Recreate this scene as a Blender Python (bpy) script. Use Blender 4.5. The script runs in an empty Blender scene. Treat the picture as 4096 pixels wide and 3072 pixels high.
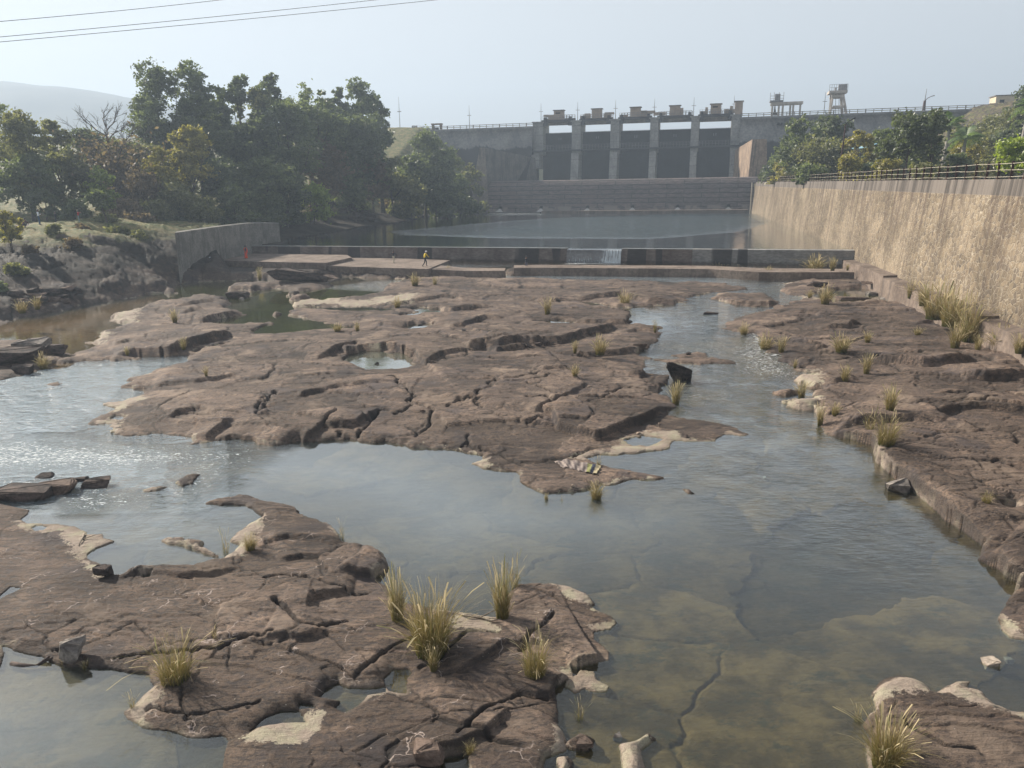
import bpy, math, random
import numpy as np
from mathutils import Vector, Matrix
sc = bpy.context.scene
C = sc.collection
rng = np.random.default_rng(7)
random.seed(7)

# ------------------------------------------------------------------ camera
FPX, H, ROLL = 3000.0, 9.5, 0.0157
PITCH = math.atan((1536-742)/FPX)
cam = bpy.data.cameras.new('camera'); camo = bpy.data.objects.new('camera', cam); C.objects.link(camo)
cam.sensor_width = 36; cam.lens = FPX/4096*36; cam.clip_end = 8000; cam.clip_start = 0.1
camo.matrix_world = Matrix.Translation((0, 0, H)) @ Matrix.Rotation(math.pi/2-PITCH, 4, 'X') @ Matrix.Rotation(-ROLL, 4, 'Z')
sc.camera = camo
# ------------------------------------------------------------------ sky, sun, exposure
SUN_AZ, SUN_EL = math.radians(-56), math.radians(31)      # azimuth from +Y, negative = left
w = bpy.data.worlds.new("World"); sc.world = w; w.use_nodes = True
nt = w.node_tree; bg = nt.nodes['Background']
sky = nt.nodes.new('ShaderNodeTexSky'); sky.sky_type = 'NISHITA'; sky.sun_disc = False
sky.sun_elevation = SUN_EL; sky.sun_rotation = SUN_AZ; sky.air_density = 1.0; sky.dust_density = 2.5; sky.ozone_density = 1.5; sky.altitude = 100
hs = nt.nodes.new('ShaderNodeHueSaturation'); hs.inputs['Saturation'].default_value = .28; nt.links.new(sky.outputs[0], hs.inputs['Color'])
mx = nt.nodes.new('ShaderNodeMix'); mx.data_type = 'RGBA'
tc = nt.nodes.new('ShaderNodeTexCoord'); sx = nt.nodes.new('ShaderNodeSeparateXYZ'); nt.links.new(tc.outputs['Generated'], sx.inputs[0])
mr = nt.nodes.new('ShaderNodeMapRange'); mr.inputs[1].default_value = .24; mr.inputs[2].default_value = .62; mr.inputs[3].default_value = .72; mr.inputs[4].default_value = .05; nt.links.new(sx.outputs[2], mr.inputs[0]); nt.links.new(mr.outputs[0], mx.inputs[0])
mx.inputs[7].default_value = (7.7, 7.95, 8.3, 1)   # milky haze colour added low in the sky, faded overhead to cut fill
nt.links.new(hs.outputs[0], mx.inputs[6]); nt.links.new(mx.outputs[2], bg.inputs[0]); bg.inputs[1].default_value = 0.050
sl = bpy.data.lights.new('sun', 'SUN'); sl.energy = 5.0; sl.angle = math.radians(0.6); sl.color = (1, .91, .78)
so = bpy.data.objects.new('sun', sl); C.objects.link(so)
sd = Vector((math.sin(SUN_AZ)*math.cos(SUN_EL), math.cos(SUN_AZ)*math.cos(SUN_EL), math.sin(SUN_EL)))
so.rotation_euler = sd.to_track_quat('Z', 'Y').to_euler(); so.location = (0, 0, 60)
sc.view_settings.view_transform = 'Standard'; sc.view_settings.look = 'None'; sc.view_settings.exposure = 1.1; sc.view_settings.gamma = 1
sc.cycles.max_bounces = 6; sc.cycles.transparent_max_bounces = 12; sc.cycles.volume_bounces = 0
sc.cycles.sample_clamp_direct = 12.0; sc.cycles.sample_clamp_indirect = 6.0
sc.cycles.caustics_reflective = False; sc.cycles.caustics_refractive = False

# ------------------------------------------------------------------ map points: photo pixel -> place
cp, sp_, cr, sr = math.cos(PITCH), math.sin(PITCH), math.cos(ROLL), math.sin(ROLL)
def ray(px, py):
    a = (px-2048)/FPX; b = (1536-py)/FPX
    u = a*cr+b*sr; v = -a*sr+b*cr
    return u, cp+v*sp_, -sp_+v*cp
def P(px, py, z=0.0):
    r = ray(px, py); t = (z-H)/r[2]; return r[0]*t, r[1]*t
def Q(px, py, Y):
    r = ray(px, py); t = Y/r[1]; return r[0]*t, Y, H+r[2]*t
K = 1.8517
def PO(x, y, z=0.0): return P(x*K, y*K, z)
def pts(s, z=0.0):
    return np.array([PO(*[float(q) for q in t.split(',')], z) for t in s.split()])

# ------------------------------------------------------------------ mesh helpers
def link_mesh(name, me, mat=None, parent=None, smooth=False):
    o = bpy.data.objects.new(name, me); C.objects.link(o)
    if mat is not None:
        for m in (mat if isinstance(mat, (list, tuple)) else [mat]): me.materials.append(m)
    if smooth: me.polygons.foreach_set('use_smooth', np.ones(len(me.polygons), bool))
    if parent is not None: o.parent = parent
    return o
def mesh_np(name, V, F, mat=None, parent=None, smooth=False, midx=None):
    me = bpy.data.meshes.new(name)
    V = np.asarray(V, np.float32); F = np.asarray(F, np.int32); n = F.shape[1]
    me.vertices.add(len(V)); me.vertices.foreach_set('co', V.ravel())
    me.loops.add(F.size); me.loops.foreach_set('vertex_index', F.ravel())
    me.polygons.add(len(F)); me.polygons.foreach_set('loop_start', np.arange(0, F.size, n, dtype=np.int32))
    me.update(calc_edges=True)
    if midx is not None: me.polygons.foreach_set('material_index', np.asarray(midx, np.int32))
    return link_mesh(name, me, mat, parent, smooth)
def attr(o, name, vals, dom='POINT'):
    a = o.data.attributes.new(name, 'FLOAT', dom); a.data.foreach_set('value', np.asarray(vals, np.float32).ravel())
class MB:
    def __init__(s): s.v = []; s.f = []; s.m = []; s.mi = 0
    def raw(s, V, F):
        n = len(s.v); s.v += [tuple(p) for p in V]; s.f += [tuple(i+n for i in f) for f in F]; s.m += [s.mi]*len(F)
    def box(s, c, d, rz=0, top=(1, 1), M=None):
        x, y, z = [q/2 for q in d]; V = []
        for k, zz in enumerate((-z, z)):
            t = top if k else (1, 1)
            for a, b in ((-x, -y), (x, -y), (x, y), (-x, y)):
                p = Vector((a*t[0], b*t[1], zz))
                if M is not None: p = M @ p
                p = Matrix.Rotation(rz, 3, 'Z') @ p
                V.append((p.x+c[0], p.y+c[1], p.z+c[2]))
        s.raw(V, [(0, 3, 2, 1), (4, 5, 6, 7), (0, 1, 5, 4), (1, 2, 6, 5), (2, 3, 7, 6), (3, 0, 4, 7)])
    def prism(s, poly, z0, z1):
        n = len(poly); z0 = z0 if hasattr(z0, '__len__') else [z0]*n; z1 = z1 if hasattr(z1, '__len__') else [z1]*n
        ar = sum(poly[i][0]*poly[(i+1) % n][1]-poly[(i+1) % n][0]*poly[i][1] for i in range(n))
        idx = list(range(n)) if ar > 0 else list(range(n))[::-1]
        V = [(poly[i][0], poly[i][1], z0[i]) for i in idx]+[(poly[i][0], poly[i][1], z1[i]) for i in idx]
        F = [tuple(range(n))[::-1], tuple(range(n, 2*n))]+[(i, (i+1) % n, (i+1) % n+n, i+n) for i in range(n)]
        s.raw(V, F)
    def tube(s, pts_, rad, seg=6, cap=True):
        pts_ = [Vector(p) for p in pts_]; rad = rad if hasattr(rad, '__len__') else [rad]*len(pts_)
        V = []; F = []
        for i, p in enumerate(pts_):
            d = (pts_[min(i+1, len(pts_)-1)]-pts_[max(i-1, 0)]).normalized()
            a = d.cross(Vector((0, 0, 1)) if abs(d.z) < .95 else Vector((1, 0, 0))).normalized(); b = d.cross(a)
            for k in range(seg):
                t = 2*math.pi*k/seg; V.append(p+(a*math.cos(t)+b*math.sin(t))*rad[i])
        for i in range(len(pts_)-1):
            for k in range(seg):
                F.append((i*seg+k, i*seg+(k+1) % seg, (i+1)*seg+(k+1) % seg, (i+1)*seg+k))
        if cap: F.append(tuple(range(seg))[::-1]); F.append(tuple(range((len(pts_)-1)*seg, len(pts_)*seg)))
        s.raw(V, F)
    def build(s, name, mat, parent=None, smooth=False):
        me = bpy.data.meshes.new(name); me.from_pydata(s.v, [], s.f); me.update()
        o = link_mesh(name, me, mat, parent, smooth)
        if isinstance(mat, (list, tuple)): me.polygons.foreach_set('material_index', s.m)
        return o
def tag(o, label=None, cat=None, group=None, kind=None):
    if label: o['label'] = label
    if cat: o['category'] = cat
    if group: o['group'] = group
    if kind: o['kind'] = kind
    return o
def thing(name, label, cat, loc=(0, 0, 0), rz=0, group=None):
    o = bpy.data.objects.new(name, None); C.objects.link(o); o.location = loc; o.rotation_euler = (0, 0, rz)
    return tag(o, label, cat, group, 'thing')
def dup(root, loc, rz, label, sc_=None, group=None):
    r = root.copy(); C.objects.link(r); r.location = loc; r.rotation_euler = (0, 0, rz); r['label'] = label
    if sc_ is not None: r.scale = sc_
    if group: r['group'] = group
    for ch in list(root.children):
        c = ch.copy(); C.objects.link(c); c.parent = r
    return r

# ------------------------------------------------------------------ noise (numpy)
def vn(x, y, s=0):
    xi = np.floor(x).astype(np.int64); yi = np.floor(y).astype(np.int64); fx = x-xi; fy = y-yi
    fx = fx*fx*fx*(fx*(fx*6-15)+10); fy = fy*fy*fy*(fy*(fy*6-15)+10)
    def h(a, b):
        n = (a*374761393+b*668265263+s*974634777) & 0xffffffff
        n = ((n ^ (n >> 13))*1274126177) & 0xffffffff
        return ((n ^ (n >> 16)) & 0xffff)/65535.0
    a = h(xi, yi); b = h(xi+1, yi); c = h(xi, yi+1); d = h(xi+1, yi+1)
    return (a+(b-a)*fx)*(1-fy)+(c+(d-c)*fx)*fy
def fbm(x, y, o=5, s=0, g=.5):
    r = 0; a = 1; t = 0
    for i in range(o):
        r = r+a*vn(x, y, s+i*17); t += a; a *= g
        x, y = x*1.92+y*.61+3.1, y*1.92-x*.61+7.7
    return r/t
def sstep(a, b, x): t = np.clip((x-a)/(b-a), 0, 1); return t*t*(3-2*t)
def seg_dist(X, Y, ax, ay, bx, by):
    dx, dy = bx-ax, by-ay; L = dx*dx+dy*dy+1e-12
    t = np.clip(((X-ax)*dx+(Y-ay)*dy)/L, 0, 1)
    return np.hypot(X-ax-t*dx, Y-ay-t*dy), t
def inside(X, Y, poly):
    r = np.zeros(X.shape, bool); n = len(poly)
    for i in range(n):
        x1, y1 = poly[i]; x2, y2 = poly[(i+1) % n]
        if y1 == y2: continue
        m = ((y1 > Y) != (y2 > Y))
        r ^= m & (X < (x2-x1)*(Y-y1)/(y2-y1)+x1)
    return r
def poly_sd(X, Y, poly, cap=8.0):
    """positive inside, negative outside, limited to +-cap"""
    D = np.full(X.shape, cap); n = len(poly)
    for i in range(n):
        ax, ay = poly[i]; bx, by = poly[(i+1) % n]
        m = (X > min(ax, bx)-cap) & (X < max(ax, bx)+cap) & (Y > min(ay, by)-cap) & (Y < max(ay, by)+cap)
        if not m.any(): continue
        d, _ = seg_dist(X[m], Y[m], ax, ay, bx, by); D[m] = np.minimum(D[m], d)
    return np.where(inside(X, Y, poly), D, -D)

# ------------------------------------------------------------------ materials
class N:
    def __init__(s, name):
        s.m = bpy.data.materials.new(name); s.m.use_nodes = True; s.t = s.m.node_tree; s.t.nodes.clear()
        s.out = s.t.nodes.new('ShaderNodeOutputMaterial')
    def n(s, ty, ins=None, **kw):
        o = s.t.nodes.new('ShaderNode'+ty)
        for k, v in kw.items(): setattr(o, k, v)
        for k, v in (ins or {}).items():
            if hasattr(v, 'is_output') or isinstance(v, bpy.types.NodeSocket): s.t.links.new(v, o.inputs[k])
            else: o.inputs[k].default_value = v
        return o
    def noise(s, vec, scale, detail=4, rough=.55, dist=0):
        return s.n('TexNoise', {'Vector': vec, 'Scale': scale, 'Detail': detail, 'Roughness': rough, 'Distortion': dist}).outputs['Fac']
    def math(s, op, a, b=0.0, c=0.0, clamp=False):
        return s.n('Math', {0: a, 1: b, 2: c}, operation=op, use_clamp=clamp).outputs[0]
    def ramp(s, fac, a, b, lo=0.0, hi=1.0):
        return s.n('MapRange', {0: fac, 1: a, 2: b, 3: lo, 4: hi}, interpolation_type='SMOOTHSTEP').outputs[0]
    def mix(s, f, a, b):
        a = a+(1,) if isinstance(a, tuple) and len(a) == 3 else a; b = b+(1,) if isinstance(b, tuple) and len(b) == 3 else b
        return s.n('Mix', {0: f, 6: a, 7: b}, data_type='RGBA').outputs[2]
    def mul(s, a, b):
        return s.n('Mix', {0: 1.0, 6: a, 7: b}, data_type='RGBA', blend_type='MULTIPLY').outputs[2]
    def grey(s, v): return s.n('CombineColor', {0: v, 1: v, 2: v}).outputs[0]
    def at(s, name): return s.n('Attribute', attribute_name=name).outputs['Fac']
    def obj(s): return s.n('TexCoord').outputs['Object']
    def pos(s): return s.n('NewGeometry').outputs['Position']
    def sep(s, v):
        o = s.n('SeparateXYZ', {0: v}); return o.outputs
    def vec(s, x, y, z): return s.n('CombineXYZ', {0: x, 1: y, 2: z}).outputs[0]
    def scl(s, v, k): return s.n('VectorMath', {0: v, 1: k}, operation='MULTIPLY').outputs[0]
    def bump(s, h, strength=.5, dist=.05, normal=None):
        ins = {'Height': h, 'Strength': strength, 'Distance': dist}
        if normal is not None: ins['Normal'] = normal
        return s.n('Bump', ins).outputs[0]
    def pbr(s, col, rough=.85, nor=None, spec=.3, **kw):
        ins = {'Base Color': col if not (isinstance(col, tuple) and len(col) == 3) else col+(1,), 'Roughness': rough, 'Specular IOR Level': spec}
        if nor is not None: ins['Normal'] = nor
        ins.update(kw); b = s.n('BsdfPrincipled', ins)
        return b.outputs[0]
    def done(s, sh, vol=None):
        s.t.links.new(sh, s.out.inputs[0]); return s.m
def plain(name, col, rough=.8, var=.25, scale=3.0, metallic=0.0, bump=.15):
    a = N(name); v = a.noise(a.obj(), scale, 5)
    f = a.ramp(v, .3, .7, 1-var, 1+var)
    return a.done(a.pbr(a.mul(col+(1,), a.grey(f)), rough, a.bump(v, bump, .02), Metallic=metallic))

def make_rock():
    a = N('river_rock'); p = a.pos(); ps = a.scl(p, (1, 1.6, 2.5)); x, y, z = a.sep(p)
    big = a.noise(p, .22, 4); mid = a.noise(ps, 1.1, 6, .6); fine = a.noise(ps, 7, 6, .65); grain = a.noise(p, 42, 4, .7)
    str_ = a.noise(a.n('Mapping', {'Vector': p, 'Rotation': (0, 0, math.radians(-16)), 'Scale': (.5, 4.5, 1)}).outputs[0], 1.2, 6, .65)
    col = a.mix(a.ramp(big, .38, .64), (.098, .073, .059), (.180, .132, .101))
    col = a.mix(a.math('MULTIPLY', a.ramp(mid, .48, .68), .65), col, (.29, .205, .15))
    col = a.mix(a.math('MULTIPLY', a.ramp(fine, .54, .38), .8), col, (.045, .036, .035))
    col = a.mix(a.math('MULTIPLY', a.ramp(str_, .5, .68), .45), col, (.215, .15, .118))
    col = a.mul(col, a.grey(a.ramp(grain, .3, .7, .74, 1.26)))
    zone = a.noise(p, .42, 5, .62); col = a.mix(a.math('MULTIPLY', a.ramp(zone, .55, .66), .6), col, (.265, .20, .152)); col = a.mix(a.math('MULTIPLY', a.ramp(zone, .45, .36), .7), col, (.075, .062, .062))
    col = a.mul(col, a.grey(a.ramp(a.at('plate'), -.0, 1.0, .62, 1.3)))
    col = a.mix(a.math('MULTIPLY', a.at('crack'), .85), col, (.022, .018, .016))  # shade inside the cracks painted into the rock as near black
    # fine pale mineral veins and specks
    vz = a.n('TexVoronoi', {'Vector': a.n('Mapping', {'Vector': a.n('VectorMath', {0: p, 1: a.n('TexNoise', {'Vector': p, 'Scale': 1.3, 'Detail': 4}).outputs['Color']}, operation='ADD').outputs[0], 'Scale': (.8, 1.6, 1)}).outputs[0], 'Scale': 1.3}, feature='DISTANCE_TO_EDGE').outputs['Distance']
    vein = a.math('MULTIPLY', a.math('MULTIPLY', a.ramp(vz, .022, .004), a.ramp(a.noise(p, .9, 3), .54, .62)), a.at('vein'))
    col = a.mix(a.math('MULTIPLY', vein, .8), col, (.44, .36, .32))
    sp = a.n('TexVoronoi', {'Vector': p, 'Scale': 5.5}).outputs['Distance']
    col = a.mix(a.math('MULTIPLY', a.ramp(sp, .09, .04), a.ramp(a.noise(p, 3, 2), .5, .62)), col, (.48, .42, .36))
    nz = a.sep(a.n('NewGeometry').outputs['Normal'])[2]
    col = a.mix(a.math('MULTIPLY', a.ramp(a.math('ADD', nz, a.math('MULTIPLY', a.math('SUBTRACT', mid, .5), .5)), .72, .45), .6), col, (.040, .034, .033))   # steep faces painted darker: shade put into the rock colour
    # earth and grass on the banks
    en = a.noise(p, .5, 6, .6); e = a.at('earth')
    earth = a.mix(a.ramp(en, .35, .65), (.034, .027, .021), (.10, .072, .050))
    earth = a.mul(earth, a.grey(a.ramp(a.noise(p, 2.4, 6, .7), .3, .7, .45, 1.5)))
    col = a.mix(a.ramp(a.math('ADD', e, a.math('MULTIPLY', a.math('SUBTRACT', mid, .5), .6)), .35, .6), col, earth)
    g = a.at('grass')
    gcol = a.mix(a.ramp(a.noise(p, .9, 5), .35, .65), (.085, .105, .03), (.20, .165, .07))
    gcol = a.mul(gcol, a.grey(a.ramp(a.noise(p, 5, 5, .7), .3, .7, .6, 1.4)))
    col = a.mix(a.ramp(a.math('ADD', g, a.math('MULTIPLY', a.math('SUBTRACT', a.noise(p, 1.2, 5), .5), 1.2)), .35, .6), col, gcol)
    col = a.mul(col, a.grey(a.math('SUBTRACT', 1.0, a.math('MULTIPLY', a.at('dark'), .6))))
    # dried pale crust along the waterline
    s = a.at('sd'); cr_ = a.at('cream')
    sn = a.math('ADD', s, a.math('MULTIPLY', a.math('SUBTRACT', a.noise(p, 3.5, 5, .65), .5), .5))
    rim = a.math('MULTIPLY', a.ramp(sn, .13, .03), a.ramp(a.noise(p, .45, 4), .50, .62, .05, .85))
    cm = a.math('MAXIMUM', rim, a.ramp(a.math('ADD', cr_, a.math('ADD', a.math('MULTIPLY', a.math('SUBTRACT', a.noise(p, 2.6, 6, .7), .5), 1.9), a.math('MULTIPLY', a.math('SUBTRACT', a.noise(p, 16, 4, .7), .5), .9))), .48, .66))
    cream = a.mix(a.ramp(a.noise(p, 2.0, 5), .42, .66), (.36, .29, .235), (.40, .36, .26))
    cream = a.mul(cream, a.grey(a.ramp(grain, .25, .75, .72, 1.2)))
    cm = a.math('MULTIPLY', cm, a.ramp(z, -.06, -.01))
    cm = a.math('MULTIPLY', cm, a.math('SUBTRACT', 1.0, a.ramp(e, .2, .4)))
    col = a.mix(cm, col, cream)
    # submerged: silt and algae; light lost with depth is painted into the colour
    bed = a.mix(a.ramp(a.noise(p, .8, 6, .65), .38, .62), (.050, .032, .013), (.135, .088, .038))
    bed = a.mix(a.math('MULTIPLY', a.ramp(a.noise(ps, .9, 7, .75), .52, .62), .75), bed, (.030, .028, .018))
    bed = a.mul(bed, a.grey(a.ramp(a.at('bedv'), 0, 1, 1.45, .45)))
    bed = a.mix(a.ramp(z, -.36, -.68), bed, (.022, .040, .040))
    wet = a.ramp(z, -.004, -.05)
    col = a.mix(a.math('MULTIPLY', a.ramp(a.math('ABSOLUTE', z), .06, .0), .55), col, a.mul(col, (.45, .42, .36, 1)))
    col = a.mix(wet, col, bed)
    hgt = a.math('ADD', a.math('MULTIPLY', mid, 1.3), a.math('ADD', a.math('MULTIPLY', fine, .55), a.math('MULTIPLY', grain, .28)))
    hgt = a.math('ADD', hgt, a.math('MULTIPLY', str_, .9))
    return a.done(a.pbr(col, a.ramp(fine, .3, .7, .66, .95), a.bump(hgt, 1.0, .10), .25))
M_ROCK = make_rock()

def make_boulder(name, c1, c2, sc_=1.0):
    a = N(name); p = a.obj(); q = a.pos()
    n1 = a.noise(a.scl(q, (1, 1, 3)), 1.6*sc_, 6, .62); n2 = a.noise(q, 9*sc_, 6, .7)
    col = a.mix(a.ramp(n1, .35, .65), c1, c2); col = a.mul(col, a.grey(a.ramp(n2, .3, .7, .65, 1.3)))
    return a.done(a.pbr(col, .9, a.bump(a.math('ADD', n1, a.math('MULTIPLY', n2, .4)), .8, .06), .2))
M_BOULD = make_boulder('dark_basalt', (.045, .038, .036), (.12, .092, .08))
M_BOULD2 = make_boulder('brown_basalt', (.10, .075, .063), (.20, .145, .115))
M_PALE = make_boulder('pale_stone', (.25, .19, .15), (.45, .38, .31))

def make_water():
    a = N('water'); p = a.pos(); rip = a.at('ripple'); foam = a.at('foam'); murk_glare = a.at('murk_glare')
    w1 = a.noise(a.n('Mapping', {'Vector': p, 'Rotation': (0, 0, math.radians(12)), 'Scale': (.9, 2.6, 1)}).outputs[0], 2.2, 3, .5, .6)
    w2 = a.noise(a.n('Mapping', {'Vector': p, 'Rotation': (0, 0, math.radians(-28)), 'Scale': (1, 2.2, 1)}).outputs[0], 6.5, 3, .55, .4)
    w3 = a.noise(p, 1.1, 2)
    hgt = a.math('ADD', a.math('MULTIPLY', w1, 1.0), a.math('MULTIPLY', w2, .35))
    amp = a.math('MULTIPLY', rip, a.ramp(w3, .3, .65, .35, 1.2))
    hgt = a.math('MULTIPLY', hgt, amp)
    turb = a.noise(a.n('Mapping', {'Vector': p, 'Scale': (1, 2.6, 1)}).outputs[0], 4.5, 8, .78, 1.0)
    hgt = a.math('ADD', hgt, a.math('MULTIPLY', a.math('MULTIPLY', turb, foam), 3.2))
    nor = a.bump(hgt, 1.0, .055)
    cs = a.math('ABSOLUTE', a.n('VectorMath', {0: a.n('NewGeometry').outputs['Incoming'], 1: nor}, operation='DOT_PRODUCT').outputs['Value'])
    fr = a.math('ADD', a.math('MULTIPLY', a.math('POWER', a.math('SUBTRACT', 1.0, cs, clamp=True), 3.1), .95), .05, clamp=True)
    gl = a.n('BsdfGlossy', {'Color': (1, 1, 1, 1), 'Roughness': a.ramp(rip, 0.2, 1.3, .015, .05), 'Normal': nor}).outputs[0]
    tr = a.n('BsdfTransparent', {'Color': (.78, .85, .78, 1)}).outputs[0]
    md = a.n('Attribute', attribute_name='mcol').outputs['Color']
    df = a.n('BsdfDiffuse', {'Color': md}).outputs[0]
    body = a.n('MixShader', {0: murk_glare, 1: tr, 2: df}).outputs[0]
    m = a.n('MixShader', {0: fr, 1: body, 2: gl}).outputs[0]
    fmask = a.math('MULTIPLY', a.ramp(a.math('ADD', a.math('MULTIPLY', foam, .62), a.math('MULTIPLY', a.math('SUBTRACT', turb, .5), 3.4)), .46, .62), a.ramp(foam, .04, .2))
    fm = a.n('BsdfDiffuse', {'Color': (.78, .8, .8, 1)}).outputs[0]
    return a.done(a.n('MixShader', {0: fmask, 1: m, 2: fm}).outputs[0])
M_WATER = make_water()

def make_concrete(name, c1, c2, stain=.5, sc_=1.0, lift=0.0, black=None):
    """c1/c2 body colours; horizontal pour lines every `lift` m; black=(z, amplitude) algae below a ragged level"""
    a = N(name); p = a.obj(); x, y, z = a.sep(p)
    n1 = a.noise(p, .35*sc_, 5, .6); n2 = a.noise(p, 2.5*sc_, 6, .65)
    st = a.noise(a.vec(a.math('MULTIPLY', a.math('ADD', x, y), 1.0), 0.0, a.math('MULTIPLY', z, .07)), .9*sc_, 6, .7)
    col = a.mix(a.ramp(n1, .35, .65), c1, c2)
    col = a.mul(col, a.grey(a.ramp(n2, .3, .7, .75, 1.22)))
    col = a.mix(a.math('MULTIPLY', a.ramp(st, .48, .66), stain), col, (.04, .038, .04))
    hg = n2
    if lift:
        fr = a.math('FRACT', a.math('DIVIDE', a.math('ADD', z, a.math('MULTIPLY', n2, .12*lift)), lift))
        li = a.ramp(a.math('ABSOLUTE', a.math('SUBTRACT', fr, .5)), .45, .49)
        col = a.mix(a.math('MULTIPLY', a.math('MULTIPLY', li, .6), a.ramp(n1, .35, .6, .3, 1)), col, (.05, .045, .045))
        hg = a.math('SUBTRACT', n2, li)
    if black:
        dr = a.noise(a.vec(a.math('ADD', x, y), 0.0, a.math('MULTIPLY', z, .12)), .55, 8, .75)
        lo = a.noise(a.vec(x, 0.0, 0.0), .05, 2)
        th = a.math('ADD', a.math('ADD', black[0], a.math('MULTIPLY', a.math('SUBTRACT', dr, .5), black[1])), a.math('MULTIPLY', a.math('SUBTRACT', lo, .5), 6.0))
        col = a.mix(a.ramp(a.math('SUBTRACT', z, th), .35, -.35), col, a.mix(n2, (.012, .012, .014), (.035, .034, .038)))
    return a.done(a.pbr(col, .9, a.bump(hg, .5, .05), .2))
M_CONC = make_concrete('weathered_concrete', (.13, .12, .11), (.22, .20, .18), .55, 1.2)
M_CONCD = make_concrete('dark_concrete', (.085, .08, .078), (.15, .14, .13), .6, 1.0)
M_PIER = make_concrete('pier_concrete', (.24, .24, .235), (.33, .325, .31), .35, .8, lift=2.4)
M_DAM = make_concrete('dam_masonry', (.14, .14, .14), (.22, .215, .21), .35, .7, lift=0, black=(20.5, 4.5))
M_TAN = plain('tan_plaster', (.36, .28, .22), .8, .12, 1.0)
M_GATE = make_concrete('black_gate_steel', (.008, .009, .013), (.02, .022, .03), .3, .8)
M_STEEL = plain('grey_steel', (.22, .22, .23), .5, .2, 2.0, .4)
M_RUST = plain('rusty_steel', (.055, .024, .02), .7, .3, 6.0, .2)
M_RAIL = plain('cream_pipe', (.40, .36, .29), .5, .2, 4.0)
M_DARKST = plain('dark_steel', (.035, .035, .04), .6, .2, 3.0, .2)
M_WHITE = plain('white_paint', (.75, .76, .78), .5, .05, 3.0)

def make_lip():
    a = N('spillway_masonry'); p = a.obj(); x, y, z = a.sep(p)
    br = a.n('TexBrick', {'Vector': a.vec(x, z, 0.0), 'Scale': 1.0, 'Color1': (.135, .11, .105, 1), 'Color2': (.095, .082, .08, 1), 'Mortar': (.035, .03, .034, 1), 'Mortar Size': .10, 'Brick Width': 9.0, 'Row Height': 1.15, 'Bias': -.3})
    n1 = a.noise(p, .25, 5); n2 = a.noise(a.scl(p, (.6, 1, 3.5)), 1.2, 7, .7)
    col = a.mul(br.outputs[0], a.grey(a.ramp(n2, .3, .7, .55, 1.6)))
    col = a.mix(a.math('MULTIPLY', a.ramp(n1, .5, .66), .4), col, (.16, .12, .11))
    col = a.mix(a.math('MULTIPLY', a.ramp(n2, .62, .72), .6), col, (.32, .28, .26))
    col = a.mix(a.math('MULTIPLY', a.ramp(z, 4.2, 3.4), a.ramp(a.noise(p, .3, 4), .45, .55)), col, (.22, .19, .17))
    return a.done(a.pbr(col, .9, a.bump(n2, .9, .2), .2))
M_LIP = make_lip()

def make_rubble():
    a = N('rubble_masonry'); p = a.obj(); x, y, z = a.sep(p)
    v = a.vec(x, a.math('MULTIPLY', z, 1.15), 0.0)
    wob = a.n('VectorMath', {0: v, 1: a.scl(a.n('TexNoise', {'Vector': v, 'Scale': 2.2, 'Detail': 3}).outputs['Color'], (.25, .25, 0))}, operation='ADD').outputs[0]
    ve = a.n('TexVoronoi', {'Vector': wob, 'Scale': 2.6}, feature='DISTANCE_TO_EDGE').outputs['Distance']
    vc = a.n('TexVoronoi', {'Vector': wob, 'Scale': 2.6}).outputs['Color']
    cs = a.n('SeparateColor', {0: vc}).outputs
    stone = a.mix(cs[0], (.155, .123, .088), (.285, .225, .155)); stone = a.mix(a.math('MULTIPLY', a.ramp(cs[1], .6, .95), .7), stone, (.12, .10, .085))
    n1 = a.noise(p, .16, 5, .6); n2 = a.noise(v, 5, 5, .7)
    stk = a.noise(a.vec(x, 0.0, a.math('MULTIPLY', z, .05)), 1.1, 7, .72)
    stk2 = a.noise(a.vec(x, 3.0, a.math('MULTIPLY', z, .16)), 2.3, 6, .72)
    col = a.mix(a.ramp(ve, .07, .02), stone, (.32, .275, .215))
    col = a.mul(col, a.grey(a.ramp(n2, .3, .7, .8, 1.2)))
    col = a.mix(a.math('MULTIPLY', a.ramp(n1, .42, .62), .35), col, (.32, .26, .19))
    col = a.mul(col, a.grey(a.ramp(a.noise(p, .22, 6, .7), .35, .65, .68, 1.12)))
    up = a.ramp(z, 2.5, 9.0, .35, .85)
    col = a.mix(a.math('MULTIPLY', a.ramp(stk, .47, .62), up), col, (.10, .075, .062))
    col = a.mix(a.math('MULTIPLY', a.ramp(stk2, .58, .70), .55), col, (.36, .315, .25))
    col = a.mix(a.math('MULTIPLY', a.ramp(stk2, .46, .34), .65), col, (.12, .09, .07))
    cap = a.ramp(a.math('ADD', z, a.math('MULTIPLY', stk2, .15)), 8.50, 8.58)
    capc = a.mix(a.ramp(stk, .42, .6), (.19, .165, .145), (.08, .07, .063))
    col = a.mix(cap, col, capc)
    hg = a.math('MULTIPLY', a.ramp(ve, .0, .12), a.math('SUBTRACT', 1.0, cap))
    return a.done(a.pbr(col, .92, a.bump(a.math('ADD', hg, a.math('MULTIPLY', n2, .2)), .55, .06), .15))
M_RUB = make_rubble()
M_TRAIN = make_concrete('training_wall_masonry', (.22, .16, .12), (.34, .25, .18), .7, 1.6)

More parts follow.
